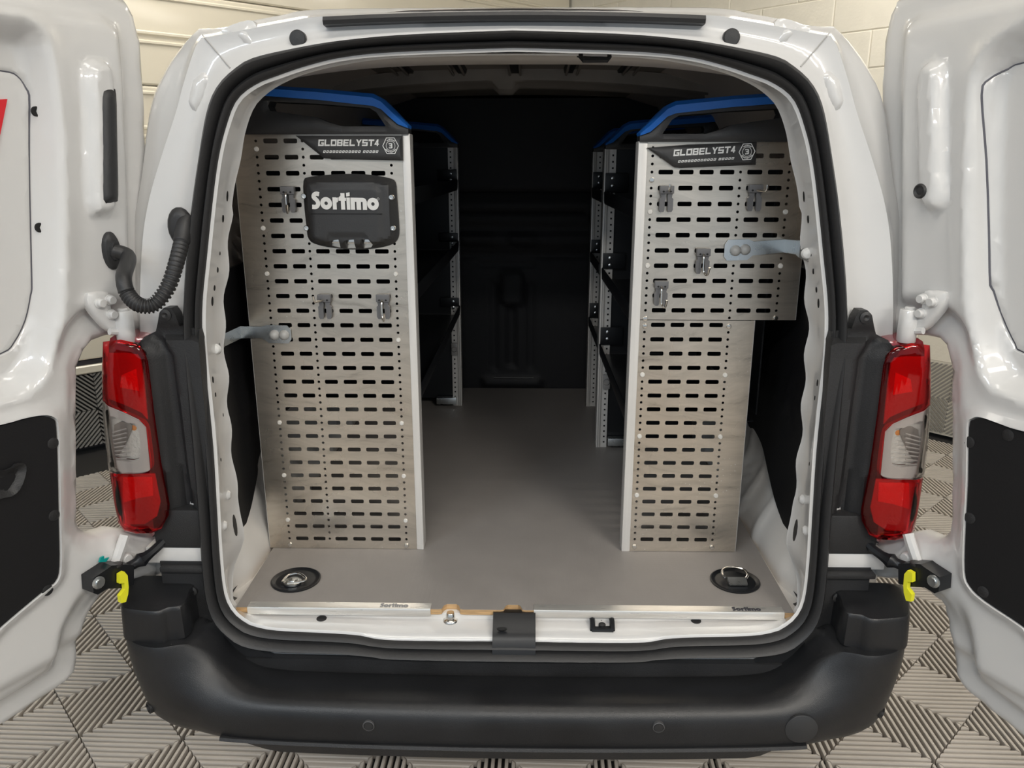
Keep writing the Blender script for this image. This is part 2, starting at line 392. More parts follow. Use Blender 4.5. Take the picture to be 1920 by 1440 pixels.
# ================================================================== THE VAN
van = empty('van', (0, 1.5, 0))
tag(van, 'white panel van seen from behind with both rear doors open', 'van')
YS = lambda z: 1.50 + .075 * (z - .5)                  # the rear opening leans slightly
NSEAL = np.array([0, 1, -.075]); PSEAL = np.array([0, YS(.5), .5])
def on_seal(pts, dy=0.): return [(lambda p: (p[0], p[2]))(atp(x, y, PSEAL + np.array([0, dy, 0]), NSEAL)) for x, y in pts]
CZ = 1.10
def polar(pts, n=288, mirror=True):
    """half outline (x<0, top centre to bottom centre) -> function r(theta), symmetric about x=0; theta from the top"""
    P = catmull(pts, 6, False)
    th = [math.atan2(-x, z - CZ) for x, z in P]; r = [math.hypot(x, z - CZ) for x, z in P]
    th = [0.] + [t for t in th if 0.001 < t < math.pi - .001] + [math.pi]; 
    rr = [r[0]] + [q for t, q in zip([math.atan2(-x, z - CZ) for x, z in P], r) if 0.001 < t < math.pi - .001] + [r[-1]]
    k = np.argsort(th); th = np.array(th)[k]; rr = np.array(rr)[k]
    T = np.linspace(-math.pi, math.pi, n, endpoint=False)
    return T, np.interp(np.abs(T), th, rr)
SO = on_seal([(962,58),(760,66),(640,77),(560,90),(480,108),(447,126),(413,160),(393,207),(377,300),(365,383),(355,480),(350,560),(350,640),(361,772),(377,960),(382,1040),(389,1110),(404,1155),(430,1185),(460,1205),(520,1215),(620,1218),(703,1223),(740,1228),(962,1233)])
SI = on_seal([(962,89),(740,97),(640,107),(573,123),(523,140),(480,157),(443,187),(422,240),(408,300),(397,383),(387,480),(379,560),(378,620),(383,690),(389,738),(399,842),(406,960),(411,1044),(419,1113),(434,1147),(458,1168),(479,1177),(520,1184),(620,1189),(673,1193),(737,1202),(962,1204)])
T, rSO = polar(SO); _, rSI = polar(SI)
def loop(r, dy=0., yf=None):
    out = []
    for t, q in zip(T, r):
        x, z = -q * math.sin(t), CZ + q * math.cos(t); out.append((x, (yf(x, z) if yf else YS(z)) + dy, z))
    return out
w = rSO - rSI
mb = MB()
mb.loft([loop(rSI - .002, .012), loop(rSI, -.004), loop(rSI + w*.08, -.012), loop(rSI + w*.22, -.016), loop(rSI + w*.34, -.010), loop(rSI + w*.40, -.002), loop(rSI + w*.46, -.012),
         loop(rSI + w*.58, -.026), loop(rSI + w*.74, -.030), loop(rSI + w*.9, -.022), loop(rSO, -.006), loop(rSO + .001, .012)], True, wrap=True)
seal = mb.obj('door_seal', RUBBER, van, 60)

# silhouette of the rear corner panels (half, top centre to below the lamps)
ys2 = 1.655
SILH = xz([(962,10),(622,12),(597,12),(543,17),(524,23),(470,33),(440,42),(399,49),(372,48),(360,54),(335,81),(303,130),(277,200)], ys2) + [(-.775,1.50),(-.80,1.40),(-.815,1.25),(-.82,1.1),(-.83,.9),(-.83,.7),(-.80,.52),(-.70,.36),(-.5,.30),(0,.30)]
CRE = xz([(962,22),(622,28),(540,38),(450,56),(400,66),(373,74),(350,143),(333,213),(310,290),(290,367)], 1.62) + [(-.757,1.38),(-.775,1.25),(-.785,1.1),(-.79,.9),(-.785,.7),(-.76,.55),(-.66,.40),(-.5,.34),(0,.34)]
_, rSH = polar(SILH); _, rCR = polar(CRE)
def ysurf(base): return lambda x, z: base + .075 * (z - 1.1)
mb = MB()
L = [loop(rSO - w*.5, .004), loop(rSO + .004, .006), loop(rSO + (rCR - rSO) * .25, .020), loop(rSO + (rCR - rSO) * .6, .026), loop(rCR - .012, .022), loop(rCR - .003, .020), loop(rCR + (rSH - rCR)*.12, .034),
     loop(rCR + (rSH - rCR)*.45, .052), loop(rCR + (rSH - rCR)*.8, .062), loop(rSH - .002, .078), loop(rSH + .003, .095), loop(rSH + .012, .16), loop(rSH + .03, .5), loop(rSH + .045, 1.2), loop(rSH + .045, 2.3), loop(rSH * .99, 2.6), loop(rSH * .82, 3.05), loop(rSH * .5, 3.2)]
mb.loft(L, True, False, True)
body = mb.obj('body_shell', WHITE, van, 60)
from mathutils.bvhtree import BVHTree
def caster(o): return BVHTree.FromPolygons([v.co[:] for v in o.data.vertices], [tuple(p.vertices) for p in o.data.polygons])
def onto(tree, x, y):
    l, n, *_ = tree.ray_cast(Vector(CAM), Vector(ray(x, y)))
    if l is None: return None, None
    if n.dot(Vector(ray(x, y))) > 0: n = -n
    return l, n
# pressed details on the corner panels: a raised triangle on each upper corner and a stiffening channel, black drip strip, rubber plugs
for sgn in (-1, 1):
    tri = [(-.567 * 1, 1.775), (-.505, 1.792), (-.500, 1.742), (-.512, 1.738), (-.545, 1.757)]
    def fm_(V, sg=sgn):
        d = smooth01(0, .016, sdf(V, tri)); return np.column_stack([sg * -V[:, 0], YS(1.75) + .075*(V[:,1]-1.75) + .030 - .010 * d, V[:, 1]])
    plate('corner_pressing', catmull(tri, 5), [], fm_, (0, .02, 0), WHITE, body, .008, 60)
    rd = [(-.655,1.640),(-.640,1.69),(-.605,1.715),(-.580,1.69),(-.60,1.64),(-.63,1.60)]
    def fm2(V, sg=sgn):
        d = smooth01(0, .02, sdf(V, rd)); return np.column_stack([sg * -V[:, 0], YS(1.68) + .075*(V[:,1]-1.68) + .036 - .018 * d, V[:, 1]])
    plate('corner_pressing', catmull(rd, 5), [], fm2, (0, .02, 0), WHITE, body, .008, 60)
    MB().lathe([(.016, .03), (.016, .012), (.014, .010), (.0, .0095)], (sgn * .415, YS(1.76) , 1.757), 'y', 20, False).obj('rubber_plug', RUBBER, body)
BT = caster(body)
for sgn in (-1, 1):
    pth = []
    for k_ in range(12):
        l, n = onto(BT, 380 + 52 * k_ / 11, 66 + 62 * k_ / 11)
        if l: pth.append((l.x * (-sgn), l.y - .0004, l.z))
    if len(pth) > 3: MB().tube(pth, .0016, 6).obj('roof_joint', mat('sealer_grey', (.42, .41, .40), .5), body)
p0, p1 = at(622, 30, Y=1.615), at(1302, 29, Y=1.615)
xs = np.linspace(-.362, .362, 25)
sec = [(0, -.008), (-.008, -.007), (-.011, 0), (-.008, .007), (0, .008), (.03, .008), (.03, -.008)]
MB().loft([[(x, 1.606 + dy, 1.787 + .008 * (1 - (x/.36)**2) + dz) for dy, dz in sec] for x in xs], True, True, True).obj('roof_drip_strip', RUBBER, van)

# the jamb: white reveal behind the seal with an uneven inner flange
JI = xz([(962,101),(740,107),(640,120),(573,136),(523,157),(490,180),(470,205),(455,250),(447,300),(433,367),(425,480),(420,547),(417,613),(421,675),(424,717),(428,790),(432,835),(437,870),(441,911),(448,960),(457,1010)], 1.64)
JI += [(-.652, .625), (-.652, .585), (-.648, .556), (-.630, .538), (-.57, .534), (-.4, .532), (0, .532)]
_, rJI = polar(JI)
wob = np.array([.004 * math.sin(t * 34) * (1 if 1.05 < abs(t) < 2.05 else 0) for t in T])
def yj(x, z): return np.interp(z, [.50, .56, .66, 1.7, 1.76], [1.565, 1.585, 1.645, 1.655, 1.66])
J1 = np.minimum(rSI - .004, rJI + .7 * (rSI - rJI))
mb = MB(); mb.loft([loop(rSI + .008, .004), loop(rSI - .001, .002), loop(rSI - .007, .005), loop(.25*rJI + .75*rSI - .004, .018), loop(.6*rJI + .4*rSI, .045), loop(rJI + wob + .004, -.006, yj), loop(rJI + wob, 0, yj), loop(rJI + wob + .006, .004, yj)], True)
jamb = mb.obj('door_jamb', WHITE, van, 50)
JT = caster(jamb)
def disc(prof, l, n, sx, sz, mirror, name, m, par, seg=14):
    q = Vector((0, -1, 0)).rotation_difference(n).to_matrix().to_4x4(); M_ = Matrix.Translation(l) @ q @ Matrix.Diagonal((sx, 1, sz, 1))
    if mirror: M_ = Matrix.Diagonal((-1, 1, 1, 1)) @ M_
    return MB().lathe(prof, (0, 0, 0), 'y', seg, False).obj(name, m, par, xf=M_)
for sgn in (-1, 1):
    for x, y, hw, hh in ((426,368,.004,.011),(418,410,.0035,.008),(402,540,.004,.006),(398,565,.0045,.010),(399,712,.0045,.007),(404,740,.003,.005),(418,778,.003,.004),(414,862,.003,.004),(412,475,.003,.004),(408,506,.003,.006)):
        l, n = onto(JT, x, y)
        if l: disc([(1., .002), (1., -.0008), (.0, -.0009)], l, n, hw, hh, sgn > 0, 'jamb_hole', DARKHOLE, jamb)
    for x, y in ((428,928),(421,985)):
        l, n = onto(JT, x, y)
        if l: disc([(1., .002), (1., -.001), (.6, -.006), (0, -.007)], l, n, .011, .011, sgn > 0, 'white_plug', WHITE, jamb)
    l, n = onto(JT, 440, 985)
    if l: disc([(1., .002), (1., -.0012), (0, -.0014)], l, n, .010, .026, sgn > 0, 'rubber_plug', RUBBER, jamb)
for x, y in ((603,1160),(1305,1164)):
    l, n = onto(JT, x, y)
    if l: disc([(1., .002), (1., -.001), (.85, -.0016), (0, -.0016)], l, n, .0115, .0115, False, 'drain_plug', RUBBER, jamb, 18)
# ---- inside of the body: metal shell, header, roof bows
YB = 3.385
prof = [(.66, .50), (.735, .56), (.745, .9), (.745, 1.22), (.70, 1.45), (.64, 1.63), (.56, 1.755), (.42, 1.795), (.2, 1.812), (0, 1.816)]
full = [(-x, z) for x, z in prof] + [(x, z) for x, z in reversed(prof[:-1])]
MB().loft([[(x, y, z) for x, z in full] for y in (1.64, 1.9, 2.4, 2.9, YB + .02)], False).obj('inner_shell', mat('inner_metal', (.62, .55, .49), .45), van, 50)
MB().box(-.70, .70, 1.56, YB, .50, .5405).obj('steel_floor', WHITE_IN, van)
hd = MB(); xs = np.linspace(-.60, .60, 41)
def zt(x): return 1.735 - .03 * (abs(x) / .5) ** 3
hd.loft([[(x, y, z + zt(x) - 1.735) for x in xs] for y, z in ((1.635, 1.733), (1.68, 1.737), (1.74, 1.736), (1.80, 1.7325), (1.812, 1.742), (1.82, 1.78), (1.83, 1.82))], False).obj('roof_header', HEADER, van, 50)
MB().loft([[(x, y, 1.803 - .02 * (x/.6)**2) for x in np.linspace(-.6, .6, 21)] for y in (1.80, YB)], False).obj('roof_skin', ROOFSHADE, van)
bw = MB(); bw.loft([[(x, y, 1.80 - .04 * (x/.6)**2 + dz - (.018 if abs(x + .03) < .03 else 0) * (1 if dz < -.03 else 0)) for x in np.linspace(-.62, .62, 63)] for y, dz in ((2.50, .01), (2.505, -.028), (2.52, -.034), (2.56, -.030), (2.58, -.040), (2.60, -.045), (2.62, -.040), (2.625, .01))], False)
bw.obj('roof_bow', ROOFSHADE, van, 50)
for i, x in enumerate((-.50, -.33, -.17, -.01, .15, .31, .48)):
    sk = .10 * (1 if x > 0 else -1) * (abs(x) / .5)
    for d in (-.016, .016):
        MB().tube([(x + d, 1.80, 1.792), (x + d + sk * .3, 2.5, 1.786)], .004, 6).obj('roof_bead', ROOFSHADE, van)
    MB().loft([[(x + d, y, 1.80 + dz) for d, dz in ((-.016, .004), (-.012, -.010), (.012, -.010), (.016, .004))] for y in (1.83, 2.5)], False).obj('roof_rib', LINER, van)
# slots in the upper side metal, seen dark
for sgn in (-1, 1):
    for y, z, h in ((1.90, 1.705, .02), (1.93, 1.700, .026), (1.96, 1.705, .016), (2.5, 1.60, .03), (2.56, 1.60, .03)):
        xx = np.interp(z, [1.45, 1.63, 1.755], [.70, .64, .56])
        MB().box(-.004, .004, -.006, .006, -h / 2, h / 2).obj('metal_slot', DARKHOLE, van, xf=Matrix.Translation((sgn * (xx - .001), y, z)) @ Matrix.Rotation(sgn * -.5, 4, 'Y'))
# U striker on the header
sp = at(1115, 103, Y=1.66)
st = MB(); st.tube([(sp[0]-.028, 1.668, sp[2]+.02), (sp[0]-.028, 1.645, sp[2]-.006), (sp[0]-.024, 1.642, sp[2]-.012), (sp[0]+.024, 1.642, sp[2]-.012), (sp[0]+.028, 1.645, sp[2]-.006), (sp[0]+.028, 1.668, sp[2]+.02)], .0045, 8)
st.box(sp[0]-.034, sp[0]+.036, 1.665, 1.69, sp[2]-.002, sp[2]+.022, .004).obj('upper_striker', SHELF, van)
# ---- bulkhead with moulded relief
bf = [(-.70,.50),(.70,.50),(.72,1.2),(.64,1.62),(.54,1.79),(-.54,1.79),(-.64,1.62),(-.72,1.2)]
pads = [(rrect(-.33,.33,1.19,1.245,.01), .008), (rrect(-.20,.07,1.095,1.125,.01), -.008), (rrect(-.085,.015,.93,1.08,.02), .010), (rrect(-.06,-.02,.65,.92,.01), -.008), (rrect(-.13,-.10,.64,1.03,.01), -.006), (rrect(.03,.06,.64,1.03,.01), -.006),
        (rrect(-.40,.40,1.405,1.425,.005), -.008), (rrect(-.40,.40,1.34,1.385,.01), .008), (rrect(-.30,.30,1.28,1.325,.01), .007), (rrect(-.17,.10,.555,.605,.01), .012), (rrect(-.26,-.12,1.20,1.24,.006), .006), (rrect(-.05,.06,1.20,1.24,.006), .006),(rrect(-.42,.42,1.135,1.165,.008), -.008)]
def fb(V):
    y = np.full(len(V), YB)
    for p, h in pads: y -= h * smooth01(-.004, .008, sdf(V, p))
    return np.column_stack([V[:, 0], y, V[:, 1]])
plate('bulkhead', bf, [], fb, (0, .02, 0), BULK, van, .014, 50)
MB().box(-.12, .06, YB - .016, YB - .011, .603, .608).obj('bulkhead_scuff', mat('worn_edge', (.12, .12, .12), .5), van)
# ---- side liners and wheel arches
for sgn in (-1, 1):
    XL = .676
    edge = [at(x, y, X=sgn * XL) for x, y in (((453,1012),(462,985),(474,945),(486,890),(497,835)) if sgn < 0 else ((1481,1012),(1467,982),(1450,935),(1436,880),(1425,835),(1410,805),(1396,786)))]
    lo = [(p[1], p[2]) for p in edge] + [(max(2.40, edge[-1][1] + .08), .965), (2.60, .93), (2.75, .80), (2.80, .58), (3.36, .56)]
    fr = [(at(x, y, X=-XL)[1], at(x, y, X=-XL)[2]) for x, y in ((440,1000),(425,900),(415,760))]
    fr = [(1.70, .66), (1.685, .8), (1.68, 1.0), (1.68, 1.27)]
    ne = len(edge) + 1; poly = catmull(lo[:ne], 4, False) + lo[ne:] + [(3.36, 1.30)] + [(2.4, 1.30), (1.68, 1.28)] + [(1.685, .85), (1.70, .70)]
    def fl(V, sg=sgn):
        g = np.zeros(len(V))
        for k in range(5):    # row of pressed louvres near the opening
            q = V[:, 1] - (1.02 - .022 * k) - .25 * (V[:, 0] - 1.9); g += .006 * np.exp(-(q / .006) ** 2) * (smooth01(1.80, 1.83, V[:, 0]) - smooth01(2.05, 2.08, V[:, 0]))
        return np.column_stack([sg * (XL + .01 * np.sin((V[:, 1] - .6) * 3) - g), V[:, 0], V[:, 1]])
    plate('side_liner', poly, [], fl, (sgn * .006, 0, 0), LINER, van, .02, 50)
    def fa(V, sg=sgn):
        ribs = .008 * np.clip(np.sin(V[:, 0] * 42 + V[:, 1] * 5), 0, 1) ** 2 * smooth01(1.83, 1.92, V[:, 0])
        return np.column_stack([sg * (.645 + .058 * smooth01(.56, .73, V[:, 1]) - ribs + .022 * (1 - smooth01(1.62, 1.72, V[:, 0]))), V[:, 0], V[:, 1]])
    plate('wheel_arch', [(1.575, .53), (3.36, .53), (3.36, .99), (1.68, .99), (1.665, .68), (1.61, .61)], [], fa, (sgn * .01, 0, 0), WHITE_IN, van, .018, 50)
# ---- sill fittings
def sillp(x, y, dz=0.): return atp(x, y, np.array([0, 1.545, .522 + dz]), np.array([0, -.7, 1.]) / 1.22)
sl = MB(); a = at(922, 1203, Y=1.492); b = at(1005, 1203, Y=1.492)
lx0, lx1 = at(924, 1180, Y=1.52)[0], at(1004, 1180, Y=1.52)[0]
sl.loft([[(x, y, z) for y, z in ((1.60, .500), (1.565, .548), (1.545, .551), (1.505, .528), (1.492, .515), (1.478, .478), (1.500, .470))] for x in (lx0, lx0 + .004, lx1 - .004, lx1)], False)
sl.loft([[(lx0, y, z) for y, z in ((1.60, .500), (1.565, .548), (1.545, .551), (1.505, .528), (1.492, .515), (1.478, .478), (1.500, .470))]], True, True)
latch = sl.obj('latch_plate', SHELF, van, 30)
for x, y, rx, ry in ((943,1163,.010,.006),(941,1180,.011,.004)):
    p = at(x, y, Z=.537); MB().lathe([(1, 0), (1, .004), (.5, .004)], (0, 0, 0), 'z', 14).obj('latch_bolt', DARKHOLE if ry < .005 else RUBBER, latch, xf=Matrix.Translation(p) @ Matrix.Rotation(.6, 4, 'X') @ Matrix.Diagonal((rx, ry, 1, 1)))
bp = at(845, 1163, Z=.520)
MB().lathe([(.019, -.004), (.019, .002), (.016, .006), (.011, .008), (.010, .019), (.008, .021)], bp, 'z', 6 * 3).obj('sill_bolt', STEEL, van)
pl = at(965, 1146, Z=.537); MB().box(pl[0] - .021, pl[0] + .021, pl[1] - .006, pl[1] + .03, .531, .538, .002).obj('zinc_tab', ZINC, van)
kp = at(1128, 1166, Z=.524); kx, ky, kz = kp
k = MB(); k.box(kx-.028, kx+.028, ky-.026, ky+.03, kz-.012, kz-.004, .002)
for d in (-.022, .022): k.tube([(kx+d, ky+.028, kz), (kx+d, ky+.02, kz+.012), (kx+d, ky-.012, kz+.010), (kx+d, ky-.026, kz-.004)], .006, 8)
k.tube([(kx-.024, ky-.026, kz-.004), (kx+.024, ky-.026, kz-.004)], .005, 8)
ks = k.obj('lower_striker', SHELF, van)
for d in (-.012, .012): MB().lathe([(.008, 0), (.008, .006), (.005, .008)], (kx, ky + d, kz - .004), 'z', 12).obj('bolt', RUBBER, ks)

# ---- bumper: step in the middle, corners rising to separate cap blocks
bump = MB()
plan = [(0., 1.352, 0, 0), (-.15, 1.353, 0, 0), (-.30, 1.356, 0, 0), (-.45, 1.361, 0, 0), (-.53, 1.365, .02, .10), (-.58, 1.368, .10, .10), (-.62, 1.372, .30, .10), (-.655, 1.376, .62, .085), (-.69, 1.382, .9, .055), (-.72, 1.388, 1, .026), (-.745, 1.396, 1, .012), (-.775, 1.409, 1, .006), (-.800, 1.428, 1, .002), (-.822, 1.46, 1, 0), (-.838, 1.52, 1, 0), (-.85, 1.60, 1, 0), (-.857, 1.80, 1, 0)]
P = [np.array(p) for p in catmull(plan, 3, False)]
C0 = [(.165, .405), (.150, .418), (.128, .432), (.06, .440), (.032, .441), (.018, .437), (.007, .426), (.001, .412), (.0, .395), (.001, .37), (.004, .350), (.012, .338), (.03, .322), (.07, .300), (.14, .28)]
loops = []
for i, p in enumerate(P):
    t = P[min(i + 1, len(P) - 1)] - P[max(i - 1, 0)]; n = np.array([t[1], -t[0]]); n /= np.hypot(*n)
    if n[1] < 0: n = -n
    if n[0] < 0: n = np.array([-n[0], n[1]])
    c = min(max(p[2], 0), 1); e = max(p[3], 0)
    C1 = [(.19 + e, .553), (.12 + e, .553), (.06 + e, .553), (e - .012, .553), (e - .015, .548), (e * .85 - .015, .525), (e * .55 - .013, .495), (e * .2 - .008, .460), (-.003, .43), (.002, .405), (.008, .380), (.016, .358), (.032, .335), (.07, .305), (.14, .28)]
    loops.append([(p[0] + n[0] * (d0 * (1 - c) + d1 * c), p[1] + n[1] * (d0 * (1 - c) + d1 * c), z0 * (1 - c) + z1 * c) for (d0, z0), (d1, z1) in zip(C0, C1)])
mir = [[(-x, y, z) for x, y, z in l] for l in loops[1:]]
bump.loft(list(reversed(mir)) + loops, False)
bumper = bump.obj('bumper', BUMP, van, 35)
CAPT = [(at(x, y, Z=.628)[0], at(x, y, Z=.628)[1]) for x, y in ((227,1125),(229,1140),(260,1145),(293,1147),(315,1140),(338,1137),(352,1124),(358,1108),(378,1090),(384,1084),(320,1083),(250,1085),(232,1100))]
CAPT = [(x, min(y, 1.60)) for x, y in CAPT]
for sgn in (-1, 1):
    cc = np.mean(CAPT, 0); lo_ = []
    for z, g in ((.553, 1.03), (.558, 1.035), (.60, 1.012), (.618, 1.0), (.626, .985), (.629, .95), (.632, .8)):
        lo_.append([(sgn * -(cc[0] + (x - cc[0]) * g), cc[1] + (y - cc[1]) * g, z + (.006 * (y - 1.45) / .1 if z > .62 else 0)) for x, y in catmull(CAPT, 3)])
    MB().loft(lo_, True, True, True).obj('corner_cap', BUMP, bumper, 30)
    MB().box(min(sgn*.668, sgn*.77), max(sgn*.668, sgn*.77), 1.512, 1.56, .42, .69).obj('filler_panel', PLAST, bumper)
    MB().box(min(sgn*.668, sgn*.765), max(sgn*.668, sgn*.775), 1.495, 1.56, .672, .684, .003).obj('bumper_top_trim', PLAST, bumper)
    MB().lathe([(.011, 0), (.011, -.006), (.006, -.008), (.0, -.004)], (sgn * .705, 1.512, .62), 'y', 14, False).obj('trim_screw', RUBBER, bumper)
    web = [(at(x, y, Y=1.50)[0], at(x, y, Y=1.50)[2]) for x, y in ((384,1165),(368,1180),(370,1205),(395,1222),(440,1235),(520,1236),(430,1195),(400,1185))]
    MB().prism([(sgn * -x, z) for x, z in web], 1.50, 1.54).obj('step_web', BUMP, bumper)
MB().box(-.67, .67, 1.494, 1.54, .39, .461).obj('filler_panel', PLAST, bumper)
def bface(x, z):       # front of the bumper at x
    xs_ = [-p[0] for p in P]; return np.interp(abs(x), xs_, [p[1] for p in P])
for x, y in ((691,1361),(1235,1364)):
    p = at(x, y, Y=1.354); yy = bface(p[0], 0)
    s_ = MB().lathe([(.0125, .004), (.0125, -.003), (.0105, -.004), (.010, -.001), (.0, -.0015)], (p[0], yy, p[2]), 'y', 20, False).obj('parking_sensor', mat('sensor_ring', (.07, .07, .072), .4), bumper)
    MB().lathe([(.009, -.002), (.009, -.0035), (0, -.0038)], (p[0], yy, p[2]), 'y', 16, False).obj('sensor_eye', RUBBER, s_)
for x, y in ((281,1326),(1652,1335)):
    p = at(x, y, Y=1.435); sg = 1 if p[0] > 0 else -1
    s_ = MB().lathe([(.013, .02), (.013, -.004), (.010, -.005), (.009, .0), (.0, .0)], (0, 0, 0), 'y', 20, False).obj('parking_sensor', PLAST, bumper, xf=Matrix.Translation((sg*.792, 1.430, p[2] + .004)) @ Matrix.Rotation(sg * .75, 4, 'Z'))
p = at(1501, 1364, Y=1.372)
MB().lathe([(.0335, .004), (.0335, -.001), (.0325, -.0018), (0, -.0020)], (p[0], bface(p[0], 0) - .0025, p[2] + .0), 'y', 32, False).obj('tow_eye_cover', mat('tow_cover', (.03, .031, .033), .4), bumper)
MB().loft([[(x, bface(x, 0) + .03, .352), (x, bface(x, 0) + .0005, .352 - .0 * abs(x)), (x, bface(x, 0) - .003, .346), (x, bface(x, 0) + .012 + .02 * smooth01(.5, .62, abs(x)), .316 + .022 * smooth01(.5, .62, abs(x))), (x, bface(x, 0) + .06, .312 + .02 * smooth01(.5, .62, abs(x)))] for x in np.linspace(-.62, .62, 41)], True, True, True).obj('lower_lip', PLAST, bumper)

# ---- tail lamps and their black housings (left traced, right mirrored)
LAMP = [(192,640),(190,700),(190,780),(195,850),(200,900),(209,950),(218,985),(232,998),(255,1002),(285,1001),(302,994),(314,970),(315,948),(308,915),(300,870),(293,820),(286,770),(280,720),(275,680),(268,658),(255,643),(225,636)]
def lampsurf(V, off=0., sg=-1):
    x = -V[:, 0]; z = V[:, 1]       # positive outwards
    y = 1.490 + .10 * np.clip((.775 - x) / .05, 0, 1.4) ** 2 * .10 + 9. * np.clip(x - .815, 0, 1) ** 2 + .0 * z
    y += .005 * (1 - smooth01(0, .010, sdf(V, LP)))
    return np.column_stack([sg * x, y + off, z])
def LX(pts, Y=1.495): return [(at(x, y, Y=Y)[0], at(x, y, Y=Y)[2]) for x, y in pts]
LP = catmull(LX(LAMP), 3)
TOPL = LX([(193,641),(190,700),(190,752),(205,760),(235,772),(262,785),(275,800),(283,880),(281,888),(240,887),(202,887),(210,950),(218,984),(232,997),(255,1001),(285,1000),(301,993),(313,969),(314,948),(307,915),(299,870),(292,820),(285,770),(279,720),(274,680),(267,659),(254,644),(225,637)])
CLEAR = LX([(190,755),(205,762),(235,774),(258,785),(270,793),(276,808),(281,845),(284,872),(280,882),(262,886),(240,886),(202,885),(197,860),(193,820)])
def strip_hex(c, k): return catmull(c, k)
R1 = LX([(197,664),(230,664),(252,667),(258,676),(263,705),(267,740),(272,790),(262,777),(235,764),(195,750),(194,700)])
HOT1 = LX([(225,705),(252,693),(257,735),(222,728)])
FR1 = LX([(206,643),(252,648),(266,668),(276,740),(282,800),(294,880),(306,940),(304,975),(290,990),(240,992),(222,975),(206,900),(204,640)])
R2 = LX([(205,892),(286,892),(296,945),(290,972),(268,986),(230,988),(218,965),(210,930)])
HOT2 = LX([(228,897),(282,897),(284,932),(258,936),(226,946)])
CREF = LX([(199,783),(202,860),(210,862),(261,861),(258,800),(240,793)])
for sgn in (-1, 1):
    tl = empty('tail_lamp_mount', (0, 0, 0)); bpy.data.objects.remove(tl)
    base = plate('tail_lamp', LP, [], lambda V, sg=sgn: lampsurf(V, .030, sg), (0, .06, 0), DRED, van, .012, 50)
    plate('red_lens', catmull(TOPL, 2) if 0 else TOPL, [], lambda V, sg=sgn: lampsurf(V, 0, sg), (0, .002, 0), REDLENS, base, .009, 60)
    rim = [tuple(p) for p in catmull(CLEAR, 2)]
    plate('clear_lens', rim, [], lambda V, sg=sgn: lampsurf(V, -.001, sg), (0, .002, 0), CLEARLENS, base, .009, 60)
    cw = catmull(CREF, 3)
    plate('clear_lens_rim', rim, [cw], lambda V, sg=sgn: lampsurf(V, .004, sg), (0, .012, 0), CLEARRIM, base, .009, 50)
    plate('silver_reflector', cw, [], lambda V, sg=sgn: lampsurf(V, .020, sg), (0, .004, 0), CLEARREF, base, .008, 50)
    for nm, pg, mm, of in (('red_reflector', R1, REDREF, .014), ('prism', HOT1, REDHOT, .011), ('red_reflector', R2, REDREF, .014), ('prism', HOT2, REDHOT, .011)):
        plate(nm, pg, [], lambda V, sg=sgn, o_=of: lampsurf(V, o_, sg), (0, .004, 0), mm, base, .010, 50)
    bpz = LX([(245,812)])[0]
    MB().lathe([(.009, .02), (.009, .004), (.006, .0), (0, -.001)], (sgn * -bpz[0], 1.510, bpz[1] + .006), 'y', 14, False).obj('amber_bulb', AMBER, base)
    bs = catmull(LX([(208,800),(236,796),(242,808),(228,838),(216,858),(208,858)]), 2)
    plate('grey_patch', bs, [], lambda V, sg=sgn: lampsurf(V, .017, sg), (0, .002, 0), mat('patch_grey', (.33, .30, .28), .3, metal=.4), base, .008, 50)  # darker grey patch laid over part of the silver reflector
    for k in range(8):
        za = LX([(207, 812 + k * 7)])[0]; zb = LX([(238, 803 + k * 8)])[0]
        ya = lampsurf(np.array([za, zb]), .003, sgn); MB().tube([tuple(ya[0]), tuple(ya[1])], .0014, 5).obj('lens_ridge', CLEARRIM, base)
    # housing between the lamp and the seal
    HOUS = [(248,642),(258,644),(270,662),(284,760),(296,850),(310,925),(314,955),(306,985),(296,996),(320,1000),(345,995),(372,985),(404,985),(400,900),(392,800),(383,700),(378,640),(372,618),(335,612),(330,590),(322,577),(308,577),(300,586),(296,606),(290,622),(270,632)]
    def LY(pts): return [(at(x, y, Y=1.535)[0], at(x, y, Y=1.535)[2]) for x, y in pts]
    HP = LY(HOUS); lampedge = np.array(LY(HOUS[1:9])); 
    def hs(V, sg=sgn):
        z = V[:, 1]; o_ = np.argsort(lampedge[:, 1]); xe = np.interp(z, lampedge[o_, 1], lampedge[o_, 0]); d = V[:, 0] - xe
        y = 1.508 + .010 * smooth01(.004, .009, d) + .010 * smooth01(.016, .022, d) + .016 * smooth01(.030, .042, d) - .024 * smooth01(.052, .068, d)
        y += .006 * np.exp(-((d - .02) / .004) ** 2) * -1
        y = np.where(z > 1.185, 1.540 - .008 * smooth01(1.20, 1.22, z), y)
        return np.column_stack([sg * -V[:, 0], y, z])
    hs_o = plate('lamp_housing', HP, [], hs, (0, .03, 0), PLAST, van, .008, 45)
    sc_ = LY([(312, 590)])[0]
    MB().lathe([(.012, .004), (.012, -.004), (.006, -.006), (.0, -.002)], (sgn * -sc_[0], 1.533, sc_[1]), 'y', 14, False).obj('housing_screw', RUBBER, hs_o)
    # black patch and white sill strip below the lamp
    MB().box(min(sgn*.672, sgn*.775), max(sgn*.672, sgn*.775), 1.512, 1.57, .722, .812, .005).obj('strap_pocket', PLAST, van)
    MB().box(min(sgn*.672, sgn*.80), max(sgn*.672, sgn*.80), 1.515, 1.58, .684, .722, .003).obj('body_ledge', WHITE, van)

